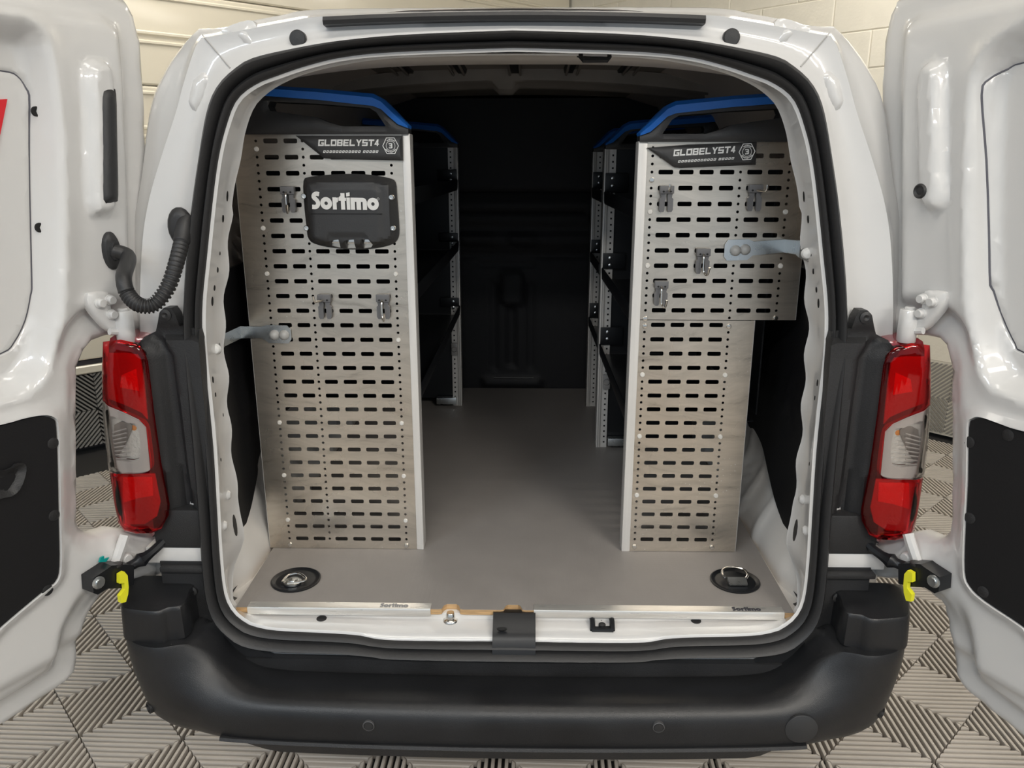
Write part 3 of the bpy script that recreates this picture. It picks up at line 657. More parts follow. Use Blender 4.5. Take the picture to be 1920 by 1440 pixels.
# ---- rear doors, swung well open on their outer hinges
DAL = math.radians(27.)
class Door:
    def __init__(s, sg):
        s.sg = sg; s.H = np.array([sg * .80, 1.53]); s.d = np.array([sg * math.sin(DAL), -math.cos(DAL)]); s.n = np.array([-sg * math.cos(DAL), -math.sin(DAL)])
    def uz(s, pts, n=0.):
        out = []
        for i, (x, y) in enumerate(pts):
            ni = n[i] if isinstance(n, (list, np.ndarray)) else n
            r = ray(x, y); t = ((s.H + s.n * ni - CAM[:2]) @ s.n) / (r[:2] @ s.n); p = CAM + r * t; out.append(((p[:2] - s.H) @ s.d, p[2]))
        return out
    def w(s, u, z, n=0.):
        u = np.asarray(u, float); n = np.asarray(n, float) + 0 * u
        return np.column_stack([s.H[0] + s.d[0] * u + s.n[0] * n, s.H[1] + s.d[1] * u + s.n[1] * n, np.asarray(z, float) + 0 * u])
    def p(s, u, z, n=0.): return tuple(s.w([u], [z], [n])[0])
DOORS = {
 -1: dict(out=[(231,0),(248,29),(260,73),(266,146),(270,243),(275,389),(277,486),(278,600),(276,617),(250,621),(215,624),(190,628),(165,637),(148,655),(141,690),(140,780),(141,900),(141,975),(146,990),(158,999),(180,1001),(210,992),(250,996),(298,1003),(300,1040),(300,1070),(294,1080),(262,1084),(230,1090),(200,1106),(172,1130),(157,1165),(151,1200),(151,1245),(147,1262),(130,1282),(100,1303),(50,1336),(0,1368)],
          ridge=[(0,30),(40,35),(75,55),(97,105),(111,200),(117,290),(119,420),(118,540),(112,620),(95,690),(60,735),(20,755),(0,760)],
          pane=[(0,133),(30,142),(45,165),(51,200),(54,350),(57,520),(55,555),(46,600),(25,642),(0,663)],
          trim=[(0,796),(40,785),(75,779),(95,783),(102,800),(105,880),(107,980),(108,1060),(101,1088),(80,1105),(0,1172)],
          bulge=[(185,110),(200,118),(212,150),(214,260),(216,370),(208,400),(180,408),(160,395),(155,330),(152,200),(150,130),(165,112)],
          holes=[(88,208,.009),(95,428,.009)], plugs=[], clips=[(95,830),(97,965),(85,1105)]),
  1: dict(out=[(1686,0),(1669,39),(1660,78),(1657,146),(1656,243),(1656,389),(1656,535),(1656,610),(1660,622),(1689,625),(1720,627),(1745,628),(1768,633),(1782,646),(1787,690),(1788,800),(1788,900),(1787,975),(1784,995),(1772,1008),(1752,1009),(1725,998),(1680,1003),(1640,1014),(1634,1040),(1634,1075),(1645,1082),(1680,1087),(1715,1098),(1745,1114),(1767,1131),(1780,1158),(1785,1202),(1783,1245),(1786,1268),(1800,1292),(1830,1318),(1878,1357),(1920,1390)],
          ridge=[(1920,40),(1870,75),(1840,110),(1822,160),(1816,250),(1813,350),(1812,480),(1816,590),(1828,670),(1855,725),(1890,745),(1920,755)],
          pane=[(1920,118),(1895,130),(1875,150),(1866,180),(1866,300),(1867,510),(1871,545),(1882,595),(1905,645),(1920,660)],
          trim=[(1920,808),(1880,795),(1845,783),(1830,785),(1821,800),(1819,900),(1814,1000),(1813,1070),(1822,1098),(1850,1125),(1920,1172)],
          bulge=[(1728,130),(1745,112),(1765,112),(1778,130),(1780,200),(1781,320),(1782,370),(1772,395),(1752,400),(1732,385),(1724,350),(1722,250),(1721,160)],
          holes=[], plugs=[(1741,358,.014)], clips=[(1822,828),(1895,815),(1823,970),(1848,1108)])}
def ext(pts, u, z0, z1):     # close an outline that leaves the frame at the far side of the door
    return [(p[0], p[1]) for p in pts]
for sg in (-1, 1):
    D = Door(sg); q = DOORS[sg]
    far = .765
    oo = D.uz(q['out']); oo = D.uz(q['out'], [(-.046 if (z > 1.16 or z < .66) else -.030) for _, z in oo]); zb = oo[-1][1]
    out = [(oo[0][0] + .055, 1.858), (oo[0][0] + .02, 1.842)] + oo + [(oo[-1][0] + .08, min(zb - .008, .478)), (far - .06, .472), (far - .015, .49), (far, .53), (far, 1.80), (far - .02, 1.850), (far - .06, 1.868)]
    def closed(key, ua, r=.05, zt_=None, zb_=None, nn=0.):
        pp = D.uz(q[key], nn); z1_, z0_ = pp[0][1] if zt_ is None else zt_, pp[-1][1] if zb_ is None else zb_
        return pp + [(pp[-1][0] + .10, z0_ - .012), (ua - r, z0_ - .012), (ua - r*.3, z0_ + r*.3), (ua, z0_ + r), (ua, z1_ - r), (ua - r*.3, z1_ - r*.3), (ua - r, z1_), (pp[0][0] + .1, z1_)]
    ridge = closed('ridge', .70, .09, 1.79, None); pane = closed('pane', .61, .07, nn=-.05); bul = catmull(D.uz(q['bulge']), 3)
    tp = D.uz(q['trim']); trim = tp + [(tp[-1][0] + .02, tp[-1][1] - .012), (.45, .640), (.64, .62), (.685, .65), (.69, .72), (.69, 1.04), (.67, tp[0][1] - .01), (.62, tp[0][1] + .006), (tp[0][0] + .12, tp[0][1] + .008)]
    lowring = [(u, z) for u, z in trim]
    def grow(poly, e):       # offset a closed outline outwards by e
        a = np.array(poly); t_ = np.roll(a, -1, 0) - np.roll(a, 1, 0); nn = np.column_stack([t_[:, 1], -t_[:, 0]]); nn /= np.maximum(np.linalg.norm(nn, axis=1), 1e-9)[:, None]
        ar = .5 * np.sum(a[:, 0] * np.roll(a[:, 1], -1) - np.roll(a[:, 0], -1) * a[:, 1]); return [tuple(p) for p in a + nn * e * (1 if ar > 0 else -1)]
    ridge = catmull(ridge, 3); pane = catmull(pane, 3); trim = catmull(trim, 3)
    def rel(V):
        d = sdf(V, out); up = np.maximum(smooth01(1.12, 1.25, V[:, 1]), 1 - smooth01(.60, .72, V[:, 1]))
        n = -.034 * (1 - smooth01(.050, .085, d)) * up - .016 * (1 - smooth01(.010, .040, d)) * (1 - up)
        n -= .012 * (1 - smooth01(.0, .008, d))
        dr_ = sdf(V, ridge); n += .008 * (1 - smooth01(.0, .05, -dr_)) * smooth01(1.05, 1.2, V[:, 1]) * smooth01(-.06, 0, dr_) ; n -= .052 * smooth01(.0, .036, dr_)
        dp = sdf(V, pane); n -= .006 * (1 - smooth01(.0, .0035, np.abs(dp)))
        dt = sdf(V, trim); n += .010 * (1 - smooth01(.004, .022, -dt)) * (1 - smooth01(-.001, .0, dt))
        n += .024 * smooth01(.0, .018, sdf(V, bul))
        zlow = V[:, 1] - .585; n -= .016 * smooth01(.0, .03, -zlow)
        return n
    feats = [ridge, grow(ridge, -.012), grow(ridge, -.024), pane, grow(pane, .0035), grow(pane, -.0035), trim, grow(trim, .002), bul, grow(bul, -.009), grow(bul, -.018)]
    outc = out
    dr = plate('rear_door', outc, [], lambda V: D.w(V[:, 0], V[:, 1], rel(V)), None, WHITE, van, .0105, 60, feats=feats, back=lambda V: D.w(V[:, 0], V[:, 1], -.062 - .01 * smooth01(.0, .05, sdf(V, out))))
    # dark joint around the big pressed panel
    pc = pane
    MB().tube([D.p(u, z, float(rel(np.array([[u, z]]))[0]) + .0005) for u, z in pc + pc[:1]], .0022, 6).obj('panel_joint', mat('dark_joint', (.10, .10, .12), .6), dr)
    plate('trim_panel', grow(trim, -.001), [], lambda V: D.w(V[:, 0], V[:, 1], rel(V) * 0 + .007), D.p(0, 0, -.006) - np.array(D.p(0, 0, 0)), LINER, dr, None, 40)
    cl_parent = dr
    for x, y in q['clips']:
        u, z = D.uz([(x, y)])[0]; MB().lathe([(.011, -.001), (.011, .001), (.008, .002), (.0, .002)], (0, 0, 0), 'y', 14, False).obj('trim_clip', PLAST, dr, xf=Matrix.Translation(D.p(u, z, .007)) @ Matrix.Rotation(math.atan2(D.n[1], D.n[0]) - math.pi / 2, 4, 'Z'))
    AX = Matrix.Rotation(math.atan2(D.n[1], D.n[0]) - math.pi / 2, 4, 'Z')      # local +y along the door normal
    for x, y, r in q['holes']:
        u, z = D.uz([(x, y)])[0]; n0 = float(rel(np.array([[u, z]]))[0]); MB().lathe([(r, -.004), (r, .0008), (r * .7, .0012), (.0, -.001)], (0, 0, 0), 'y', 16, False).obj('trim_hole', DARKHOLE, dr, xf=Matrix.Translation(D.p(u, z, n0)) @ AX)
    for x, y, r in q['plugs']:
        u, z = D.uz([(x, y)])[0]; n0 = float(rel(np.array([[u, z]]))[0]); MB().lathe([(r, -.004), (r, .001), (r * .8, .004), (r*.5, .001), (.0, .002)], (0, 0, 0), 'y', 18, False).obj('rubber_plug', RUBBER, dr, xf=Matrix.Translation(D.p(u, z, n0)) @ AX)
    if sg < 0:
        hp = catmull(D.uz([(183,168),(197,167),(204,178),(206,260),(208,365),(203,378),(188,383),(177,374),(176,270),(175,182)]), 3)
        plate('window_insert', hp, [], lambda V: D.w(V[:, 0], V[:, 1], .022 + .008 * smooth01(0, .010, sdf(V, hp))), np.array(D.p(0, 0, -.02)) - np.array(D.p(0, 0, 0)), RUBBER, dr, .008, 60)
        # recessed pull handle in the black trim
        gp = catmull(D.uz([(0,880),(20,868),(34,866),(40,872),(38,890),(28,915),(12,928),(0,930)]) + [(.40, .96), (.40, 1.0), (.34, 1.02)], 2)
        plate('pull_pocket', gp, [], lambda V: D.w(V[:, 0], V[:, 1], .016 - .010 * smooth01(.003, .012, sdf(V, gp))), np.array(D.p(0, 0, -.006)) - np.array(D.p(0, 0, 0)), PLAST, dr, .008, 50)
        # corner of a red sticker on the pressed panel
        us, zs_ = D.uz([(6, 190)], -.048)[0]; n0 = float(rel(np.array([[us + .03, zs_]]))[0])
        stp = D.uz([(9, 186), (-60, 190), (-60, 330), (-14, 300)], -.048)
        MB().add([D.p(u, z, n0 + .004) for u, z in stp] + [D.p(u, z, n0 - .004) for u, z in stp], [(0,1,2,3),(7,6,5,4),(0,4,5,1),(1,5,6,2),(2,6,7,3),(3,7,4,0)]).obj('red_sticker', STICKER, dr)
    # hinges: bolted plate, barrel and pin (upper); the lower one is mostly hidden
    def mx(pts): return [(1920 - 0 + 0 - x + 17, y) if sg > 0 else (x, y) for x, y in pts]
    def mxx(pts): return [((1937 - x), y - 2) if sg > 0 else (x, y) for x, y in pts]
    hg = D.uz(mxx([(158,553),(164,548),(190,546),(198,550),(200,565),(206,590),(222,604),(228,622),(205,622),(186,606),(160,572)]))
    hinge = plate('hinge', catmull(hg, 2), [], lambda V: D.w(V[:, 0], V[:, 1], .016 - .006 * (1 - smooth01(0, .006, sdf(V, hg)))), np.array(D.p(0, 0, -.02)) - np.array(D.p(0, 0, 0)), WHITE, dr, .008, 50)
    for x, y in mxx([(176,567),(195,561),(198,588)]):
        u, z = D.uz([(x, y)])[0]; MB().lathe([(.0105, 0), (.0105, .003), (.0085, .004), (.0085, .011), (.007, .013), (.0, .013)], (0, 0, 0), 'y', 6 * 2, False).obj('hinge_bolt', WHITE, hinge, xf=Matrix.Translation(D.p(u, z, .016)) @ AX)
    u, z = D.uz(mxx([(223, 610)]))[0]; bx = D.p(u, z, .018)
    MB().lathe([(.0165, -.034), (.018, -.032), (.018, .030), (.0165, .032), (.010, .032), (.010, .035), (.008, .037)], (bx[0], bx[1], bx[2]), 'z', 18).obj('hinge_barrel', WHITE, hinge)
    MB().tube([D.p(u, z - .012, .016), D.p(u + .032, z - .006, .014)], .007, 8).obj('hinge_gusset', WHITE, hinge)
    MB().box(min(sg*.70, sg*.80), max(sg*.70, sg*.80), 1.545, 1.575, z - .052, z - .042, .002).obj('body_hinge_leaf', WHITE, hinge)
    lu, lz = D.uz(mxx([(225, 1030)]))[0]
    MB().tube([D.p(lu + .035, lz - .05, .006), D.p(lu - .0, lz + .015, .010), D.p(lu - .01, lz + .03, .008)], .011, 8).obj('hinge', WHITE, dr)
    MB().lathe([(.012, 0), (.012, .012), (.009, .016), (0, .016)], (0, 0, 0), 'y', 12, False).obj('hinge_bolt', WHITE, dr, xf=Matrix.Translation(D.p(lu - .006, lz - .022, .0)) @ AX)
    # check strap: bracket on the door, black arm to the body, yellow release lever
    bu, bz = D.uz(mxx([(160, 1083)]))[0]
    ck = MB(); pts = D.uz(mxx([(150,1076),(178,1058),(186,1052),(212,1050),(228,1052),(228,1088),(205,1094),(178,1095),(160,1106),(152,1103)]))
    ck.add([D.p(u, z, n) for n in (.004, .040) for u, z in pts], [tuple(range(10)), tuple(range(19, 9, -1))] + [(i, (i + 1) % 10, 10 + (i + 1) % 10, 10 + i) for i in range(10)])
    chk = ck.obj('check_bracket', SHELF, dr, 30)
    MB().lathe([(.013, 0), (.013, .003), (.009, .004), (.009, .008), (.0, .008)], (0, 0, 0), 'y', 14, False).obj('bracket_bolt', ZINC, chk, xf=Matrix.Translation(D.p(bu, bz, .041)) @ AX)
    u, z = D.uz(mxx([(201, 1056)]))[0]; MB().lathe([(.012, 0), (.012, .004), (.009, .005)], (D.p(u, z, .03)[0], D.p(u, z, .03)[1], z + .002), 'z', 14).obj('pivot_cap', PLAST, chk)
    a0 = np.array(D.p(*D.uz(mxx([(225, 1060)]))[0], .022)); b0 = np.array((sg * .735, 1.56, .765))
    path = [tuple(a0 + (b0 - a0) * t + np.array([0, -.010 * math.sin(math.pi * t), -.012 * math.sin(math.pi * t)])) for t in np.linspace(0, 1, 12)]
    arm = MB().tube(path, [.011, .011, .011, .017, .012, .010, .010, .010, .010, .010, .010, .010], 8).obj('check_arm', SHELF, dr)
    yl = D.uz(mxx([(194,1066),(203,1061),(209,1068),(211,1090),(210,1103),(206,1117),(197,1119),(195,1106),(204,1094),(203,1082),(194,1083)]))
    MB().add([D.p(u, z, n) for n in (.042, .052) for u, z in yl], [tuple(range(11)), tuple(range(21, 10, -1))] + [(i, (i + 1) % 11, 11 + (i + 1) % 11, 11 + i) for i in range(11)]).obj('release_lever', YELLOW, chk, 30)
    if sg < 0:
        tq = D.uz([(177,1051),(180,1042),(186,1039),(186,1045),(196,1042),(190,1050)])
        MB().add([D.p(u, z, n) for n in (.012, .016) for u, z in tq], [tuple(range(6)), tuple(range(11, 5, -1))] + [(i, (i + 1) % 6, 6 + (i + 1) % 6, 6 + i) for i in range(6)]).obj('teal_clip', TEAL, chk)
    if sg < 0:
        # corrugated cable sleeve between pillar and door
        u, z = D.uz([(207, 470)])[0]; g0 = np.array(D.p(u, z, .0)); 
        MB().lathe([(.030, 0), (.030, .005), (.026, .010), (.016, .012), (.014, .020)], (0, 0, 0), 'y', 18).obj('door_grommet', RUBBER, dr, xf=Matrix.Translation(g0) @ AX @ Matrix.Diagonal((.62, 1, 1.25, 1)))
        sv = [g0 + np.array([*(D.n * .012), 0]), np.array(D.p(u - .012, z - .012, .035)), at(232, 520, Y=1.455), at(240, 552, Y=1.44), at(262, 572, Y=1.43), at(290, 570, Y=1.44), at(315, 538, Y=1.46), at(330, 495, Y=1.49), at(340, 455, Y=1.53), at(346, 425, Y=1.548), at(352, 412, Y=1.562)]
        pth = catmull(sv, 22, False); N = len(pth); rad = []
        for i in range(N):
            t = i / N
            if t < .27: rad.append(.0145)
            elif t < .80: rad.append(.0150 if i % 4 < 2 else .0115)
            else: rad.append(.0160)
        MB().tube(pth, rad, 14).obj('cable_sleeve', RUBBER, van, 80)
        gp = at(340, 425, Y=1.560); MB().lathe([(.032, 0), (.032, -.005), (.026, -.012), (.018, -.014)], (0, 0, 0), 'y', 18).obj('pillar_grommet', RUBBER, van, xf=Matrix.Translation(gp) @ Matrix.Diagonal((.8, 1, 1.2, 1)))
# wheels, mostly hidden behind the bumper
for sgn in (-1, 1):
    for y in (2.33, 4.20):
        wf = MB().lathe([(.20, -.09), (.30, -.10), (.318, -.075), (.32, 0), (.318, .075), (.30, .10), (.20, .09)], (sgn * .775, y, .320), 'x', 36).obj('wheel', RUBBER, van)
        MB().lathe([(.20, .06), (.19, .075), (.12, .06), (.06, .085), (.0, .085)], (0, 0, 0), 'x', 28, False).obj('hubcap', ZINC, wf, xf=Matrix.Translation((sgn * .775, y, .32)) @ Matrix.Diagonal((sgn, 1, 1, 1)))

# ================================================================== CARGO FLOOR BOARD
ZF = .555
board = empty('cargo_floor_board', (0, 2.4, .54))
tag(board, 'grey anti-slip plywood floor board lying in the cargo bay of the van', 'floor board')
def fy(x, y): return at(x, y, Z=ZF)[1]
def fx(x, y): return at(x, y, Z=ZF)[0]
y0 = 1.552
n1, n2 = (fx(822,1138), fx(870,1138)), (fx(938,1136), fx(986,1136))
front = [(-.630, y0)]
for a, b in (n1, n2):
    front += [(a, y0), (a + .008, y0 + .002), (a + .012, y0 + .016), (a + .018, y0 + .022), (b - .018, y0 + .022), (b - .012, y0 + .016), (b - .008, y0 + .002), (b, y0)]
front += [(.632, y0)]
bpoly = front + [(.638, 2.0), (.638, 3.375), (-.638, 3.375), (-.638, 2.0)]
def board_map(z): return lambda V: np.column_stack([V[:, 0], V[:, 1], np.full(len(V), z)])
plate('plywood', bpoly, [], board_map(ZF - .0012), (0, 0, -.013), PLYEDGE, board)
def hexfloor():
    m = PLYTOP; nt = m.node_tree; b = nt.nodes['Principled BSDF']
    vo = nt.nodes.new('ShaderNodeTexVoronoi'); vo.feature = 'DISTANCE_TO_EDGE'; vo.inputs['Scale'].default_value = 95; vo.inputs['Randomness'].default_value = .12
    tc = nt.nodes.new('ShaderNodeTexCoord'); nt.links.new(tc.outputs['Object'], vo.inputs['Vector'])
    bp = nt.nodes.new('ShaderNodeBump'); bp.inputs['Strength'].default_value = .35; bp.inputs['Distance'].default_value = .001; nt.links.new(vo.outputs['Distance'], bp.inputs['Height'])
    nt.links.new(bp.outputs[0], b.inputs['Normal'])
hexfloor()
plate('top_film', bpoly, [], board_map(ZF), (0, 0, -.0012), PLYTOP, board)
# lettering: glyphs drawn as flat bars, discs and rings in a unit square
def bars(mb, rects, M, t=.0004):
    for k, r in enumerate(rects):
        mb_p = [M(x, y) for x, y in r]; top = [p + M.n * (t + 1.5e-5 * (k % 23)) for p in mb_p]; bot = [p - M.n * .0002 for p in mb_p]; mb.loft([bot, top], True, False, True)
class Frame:
    def __init__(s, o, ex, ey, n): s.o, s.ex, s.ey, s.n = (np.array(v, float) for v in (o, ex, ey, n))
    def __call__(s, x, y): return s.o + s.ex * x + s.ey * y
def R(x0, x1, y0, y1): return [(x0, y0), (x1, y0), (x1, y1), (x0, y1)]
def ringq(cx, cy, ro, ri, a0=0, a1=360, n=20, sx=1.):
    out = []
    for k in range(n):
        a, b = math.radians(a0 + (a1 - a0) * k / n), math.radians(a0 + (a1 - a0) * (k + 1) / n)
        out.append([(cx + sx*ri*math.cos(a), cy + ri*math.sin(a)), (cx + sx*ro*math.cos(a), cy + ro*math.sin(a)), (cx + sx*ro*math.cos(b), cy + ro*math.sin(b)), (cx + sx*ri*math.cos(b), cy + ri*math.sin(b))])
    return out
def off(rs, dx, dy=0): return [[(x + dx, y + dy) for x, y in r] for r in rs]
def stroke(path, w):
    out = []
    P_ = catmull(path, 4, False)
    for a, b in zip(P_[:-1], P_[1:]):
        a, b = np.array(a), np.array(b); t = (b - a) / max(np.hypot(*(b - a)), 1e-9); n = np.array([-t[1], t[0]]) * w / 2; e = t * .015
        out.append([tuple(a - n - e), tuple(b - n + e), tuple(b + n + e), tuple(a + n - e)])
    return out
def sortimo_glyphs():
    # heavy rounded lower-case wordmark in units of its x-height, cap height 1.45
    g = stroke([(.66, 1.24), (.42, 1.28), (.20, 1.15), (.20, .96), (.40, .78), (.53, .58), (.50, .33), (.30, .18), (.02, .20)], .36) + [R(.46, .68, 1.14, 1.42), R(.0, .20, .0, .36)]
    o_ = ringq(.505, .5, .515, .15, 0, 360, 26); g += off(o_, .74)
    g += off([R(0, .34, 0, 1.0), [(.30, .55), (.48, .64), (.48, 1.0), (.30, .96)]], 1.82)
    g += off([R(.20, .55, 0, 1.36), [(.0, .72), (.22, .72), (.22, 1.18), (.0, .98)], R(.5, .66, .72, .98)], 2.35)
    g += off([R(.03, .33, 0, 1.0), [(.03, 1.08), (.33, 1.14), (.33, 1.44), (.03, 1.38)]], 3.02)
    g += off([R(0, .37, 0, 1), R(.51, .90, 0, .9), R(1.05, 1.42, 0, .72), R(.3, 1.06, .66, 1.0)] + ringq(1.06, .64, .36, .02, 0, 90, 6), 3.40)
    g += off(o_, 4.85)
    return g, 5.87
GB = {'G': [R(0,.24,0,1), R(.2,1,.76,1), R(.2,1,0,.24), R(.76,1,0,.56), R(.5,1,.36,.56)], 'L': [R(0,.26,0,1), R(.2,.95,0,.24)], 'O': [R(0,.24,0,1), R(.76,1,0,1), R(.2,.8,.76,1), R(.2,.8,0,.24)],
      'B': [R(0,.26,0,1), R(.2,.95,.78,1), R(.2,.95,.40,.60), R(.2,.95,0,.22), R(.74,1,.06,.44), R(.72,.96,.56,.94)], 'E': [R(0,.26,0,1), R(.2,.95,.78,1), R(.2,.88,.40,.60), R(.2,.95,0,.22)],
      'Y': [R(.38,.64,0,.5), [(0,1),(.3,1),(.64,.44),(.38,.44)], [(.72,1),(1.02,1),(.64,.44),(.38,.44)]], 'S': [R(0,.95,.78,1), R(0,.26,.45,.95), R(0,1,.40,.60), R(.74,1,.05,.55), R(0,.95,0,.22)],
      'T': [R(0,1,.76,1), R(.37,.63,0,.9)], '4': [R(.52,.78,0,1), R(0,.95,.20,.38), [(.0,.25),(.26,.25),(.74,1),(.48,1)]], '3': [R(0,.9,.8,1), R(.2,.9,.4,.6), R(0,.9,0,.2), R(.66,.95,.05,.95)]}
def text_bars(word, wd, gap, shear=0.):
    out = []; x = 0
    for ch in word:
        k = .8 if ch == '4' else 1.
        out += [[(x + px * wd * k + shear * py, py) for px, py in r] for r in GB[ch]]; x += wd * k + gap
    return out, x
# aluminium edge strips with the wordmark
for nm, xa, xb, lx, dark in (('edge_strip', fx(464,1138), fx(808,1138), 713, False), ('edge_strip', fx(1001,1138), fx(1467,1142), 1370, True)):
    pr = [(y0 + .022, ZF - .0005), (y0 + .022, ZF + .0012), (y0 + .004, ZF + .0016), (y0 - .0015, ZF + .0008), (y0 - .003, ZF - .002), (y0 - .003, ZF - .017), (y0 - .001, ZF - .017), (y0 + .0, ZF - .0005)]
    es = MB().loft([[(x, y, z) for y, z in pr] for x in (xa, xb)], True, True, True).obj(nm, ALUP, board, 30)
    g, wdt = sortimo_glyphs(); sc_ = (.064) / wdt; x0_ = fx(lx, 1137)
    mb = MB(); bars(mb, g, Frame((x0_, y0 + .003, ZF + .0017), (sc_, 0, 0), (0, .0105 , 0), (0, 0, 1))); mb.obj('wordmark', DPRINT if dark else mat('etched_print', (.30, .30, .30), .5), es, 0)
# lashing cups: dished black ring with a folded steel ring
for x, y, sgn in ((555, 1088, -1), (1378, 1090, 1)):
    c = at(x, y, Z=ZF); cx, cy = c[0], c[1]
    cup = MB().lathe([(.058, .0), (.059, .003), (.056, .0045), (.052, .003), (.049, .0015), (.047, .0008), (.044, .0012), (.0, .0010)], (cx, cy, ZF), 'z', 36, False).obj('lashing_cup', SHELF, board)
    if sgn > 0:
        MB().tube(catmull([(cx - .024 + .0, cy - .006, ZF + .012), (cx - .030, cy + .004, ZF + .016), (cx - .024, cy + .022, ZF + .020), (cx, cy + .030, ZF + .021), (cx + .024, cy + .022, ZF + .020), (cx + .030, cy + .004, ZF + .016), (cx + .024, cy - .006, ZF + .012)], 4, False), .0032, 8).obj('lashing_ring', STEEL, cup)
        MB().loft([[(x_, cy + a, ZF + b) for a, b in ((-.026, .004), (-.027, .008), (-.010, .016), (-.004, .014), (-.006, .006))] for x_ in (cx - .021, cx + .023)], True, True, True).obj('ring_clip', ZINC, cup)
    else:
        MB().lathe([(.021, 0), (.021, .004), (.012, .005), (.010, .009), (.0, .010)], (cx - .003, cy - .016, ZF + .003), 'z', 20, False).obj('ring_boss', ZINC, cup)
        MB().tube(catmull([(cx - .026, cy - .024, ZF + .008), (cx - .020, cy + .004, ZF + .010), (cx + .002, cy + .014, ZF + .011), (cx + .026, cy - .006, ZF + .010), (cx + .022, cy - .018, ZF + .008), (cx - .012, cy - .028, ZF + .008)], 4, False), .003, 8).obj('lashing_ring', STEEL, cup)

# ================================================================== SHELVING RACKS
YP = 1.835
def slots_holes(mir, x_off, rows, wide_to, hole_rows, skip=lambda x, z: False):
    xs_s = [(.5823, .5497), (.5361, .5067), (.4787, .4466), (.4321, .3992), (.3856, .3532), (.3396, .3072)]
    return xs_s
def screw(name, c, r, m, par, ax='y', dome=.5):
    return MB().lathe([(r, .001), (r, -.001), (r * .8, -r * dome), (r * .35, -r * dome * 1.15), (0, -r * dome * 1.1)], c, ax, 14, False).obj(name, m, par)
SLOT_L = [(-.5723, -.5397), (-.5261, -.4950), (-.4687, -.4366), (-.4221, -.3892), (-.3756, -.3432), (-.3296, -.2972)]
HOLE_L = [-.5896, -.4836, -.2828]
SLOT_R = [(.3259, .3594), (.3728, .4054), (.4188, .4509), (.4651, .4976), (.5267, .5607), (.5733, .6073)]
HOLE_R = [.3111, .5116, .6212]
def perf(poly, slots, holes, zrow, zmin, zmax, xmax=None, avoid=()):
    hs_ = []
    k = -1
    while True:
        z = zrow(k)
        if z > zmax: break
        if z > zmin:
            for a, b in slots:
                if xmax is None or b < xmax: hs_.append(rrect(a, b, z - .0052, z + .0052, .003, 2))
        k += 1
    k = -2
    while True:
        z = zrow(k / 2)
        if z > zmax + .01: break
        if z > zmin - .012:
            for x in holes:
                if (xmax is None or x < xmax) and not any(abs(x - ax) < .004 and abs(z - az) < .006 for ax, az in avoid): hs_.append(circ(x, z, .0034, 8))
        k += 1
    return hs_
def panel(name, poly, holes, par): return plate(name, poly, holes, lambda V: np.column_stack([V[:, 0], np.full(len(V), YP), V[:, 1]]), (0, .0018, 0), PANEL, par, None, 30)
zl = lambda k: .6190 + .03545 * k
zr = lambda k: .6250 + .03532 * k
rackL = empty('shelving_rack', (-.42, 2.45, ZF)); tag(rackL, 'aluminium and black shelving rack with perforated end panel carrying the black cover plate', 'shelving', 'van shelving racks')
rackR = empty('shelving_rack', (.45, 2.45, ZF)); tag(rackR, 'aluminium and black shelving rack whose perforated end panel steps in below, carrying four hooks', 'shelving', 'van shelving racks')
rivL = [(-.5896, zl(k)) for k in (3.5 * 0 + 20.5, 18.5, 11, 7, 3)] 
RL = [(-.5896, zl(26.5)), (-.5896, zl(21.5)), (-.5896, zl(18.5)), (-.5896, zl(8)), (-.5896, zl(4)), (-.5896, zl(.5)), (-.2828, zl(18.5)), (-.2828, zl(14)), (-.2828, zl(8)), (-.2828, zl(4)), (-.2828, zl(.5))]
bot = [(-.5896, zl(-1.5)), (-.2828, zl(-1.5))]
pL = [(-.642, ZF + .001), (-.255, ZF + .001), (-.255, 1.592), (-.642, 1.592)]
pl_ = panel('end_panel', pL, perf(pL, SLOT_L, HOLE_L, zl, .572, 1.578, None, RL + bot), rackL)
MB().box(-.644, -.640, YP + .0018, YP + .022, ZF, 1.592).obj('panel_return', ALU, rackL)
for x, z in RL: screw('rivet', (x, YP, z), .0058, mat('white_rivet', (.68, .66, .62), .4), pl_)
for x, z in bot: screw('panel_screw', (x, YP, z), .0065, STEEL, pl_, dome=.8)
def upright(par, x0, x1, y0_, y1_, z0, z1, name='upright'):
    return MB().box(x0, x1, y0_, y1_, z0, z1, .003).obj(name, ALU, par, 30)
upright(rackL, -.256, -.2375, YP - .003, YP + .045, ZF, 1.592)
pRu = [(.298, 1.1675), (.668, 1.1675), (.668, 1.5755), (.298, 1.5755)]; pRl = [(.298, ZF + .001), (.572, ZF + .001), (.572, 1.166), (.298, 1.166)]
RR = [(.3111, zr(24) + .018), (.3111, zr(22.5)), (.6212, zr(22.5)), (.3111, zr(19)), (.6212, zr(19.0)), (.3111, zr(15.5) - .003), (.6212, zr(15.5)), (.5116, zr(15) - .003), (.3111, zr(15) - .003), (.3111, zr(11.5)), (.5116, zr(11.5)), (.3111, zr(7)), (.5116, zr(7)), (.3111, zr(2.5)), (.5116, zr(2.5))]
pru = panel('end_panel', pRu, perf(pRu, SLOT_R, HOLE_R, zr, 1.178, 1.562, None, RR), rackR)
prl = panel('end_panel', pRl, perf(pRl, SLOT_R, HOLE_R, zr, .572, 1.156, .56, RR + [(.3111, zr(-1.6)), (.5116, zr(-1.6))]), rackR)
MB().box(.666, .670, YP + .0018, YP + .022, 1.1675, 1.5755).obj('panel_return', ALU, rackR)
MB().box(.570, .574, YP + .0018, YP + .022, ZF, 1.166).obj('panel_return', ALU, rackR)
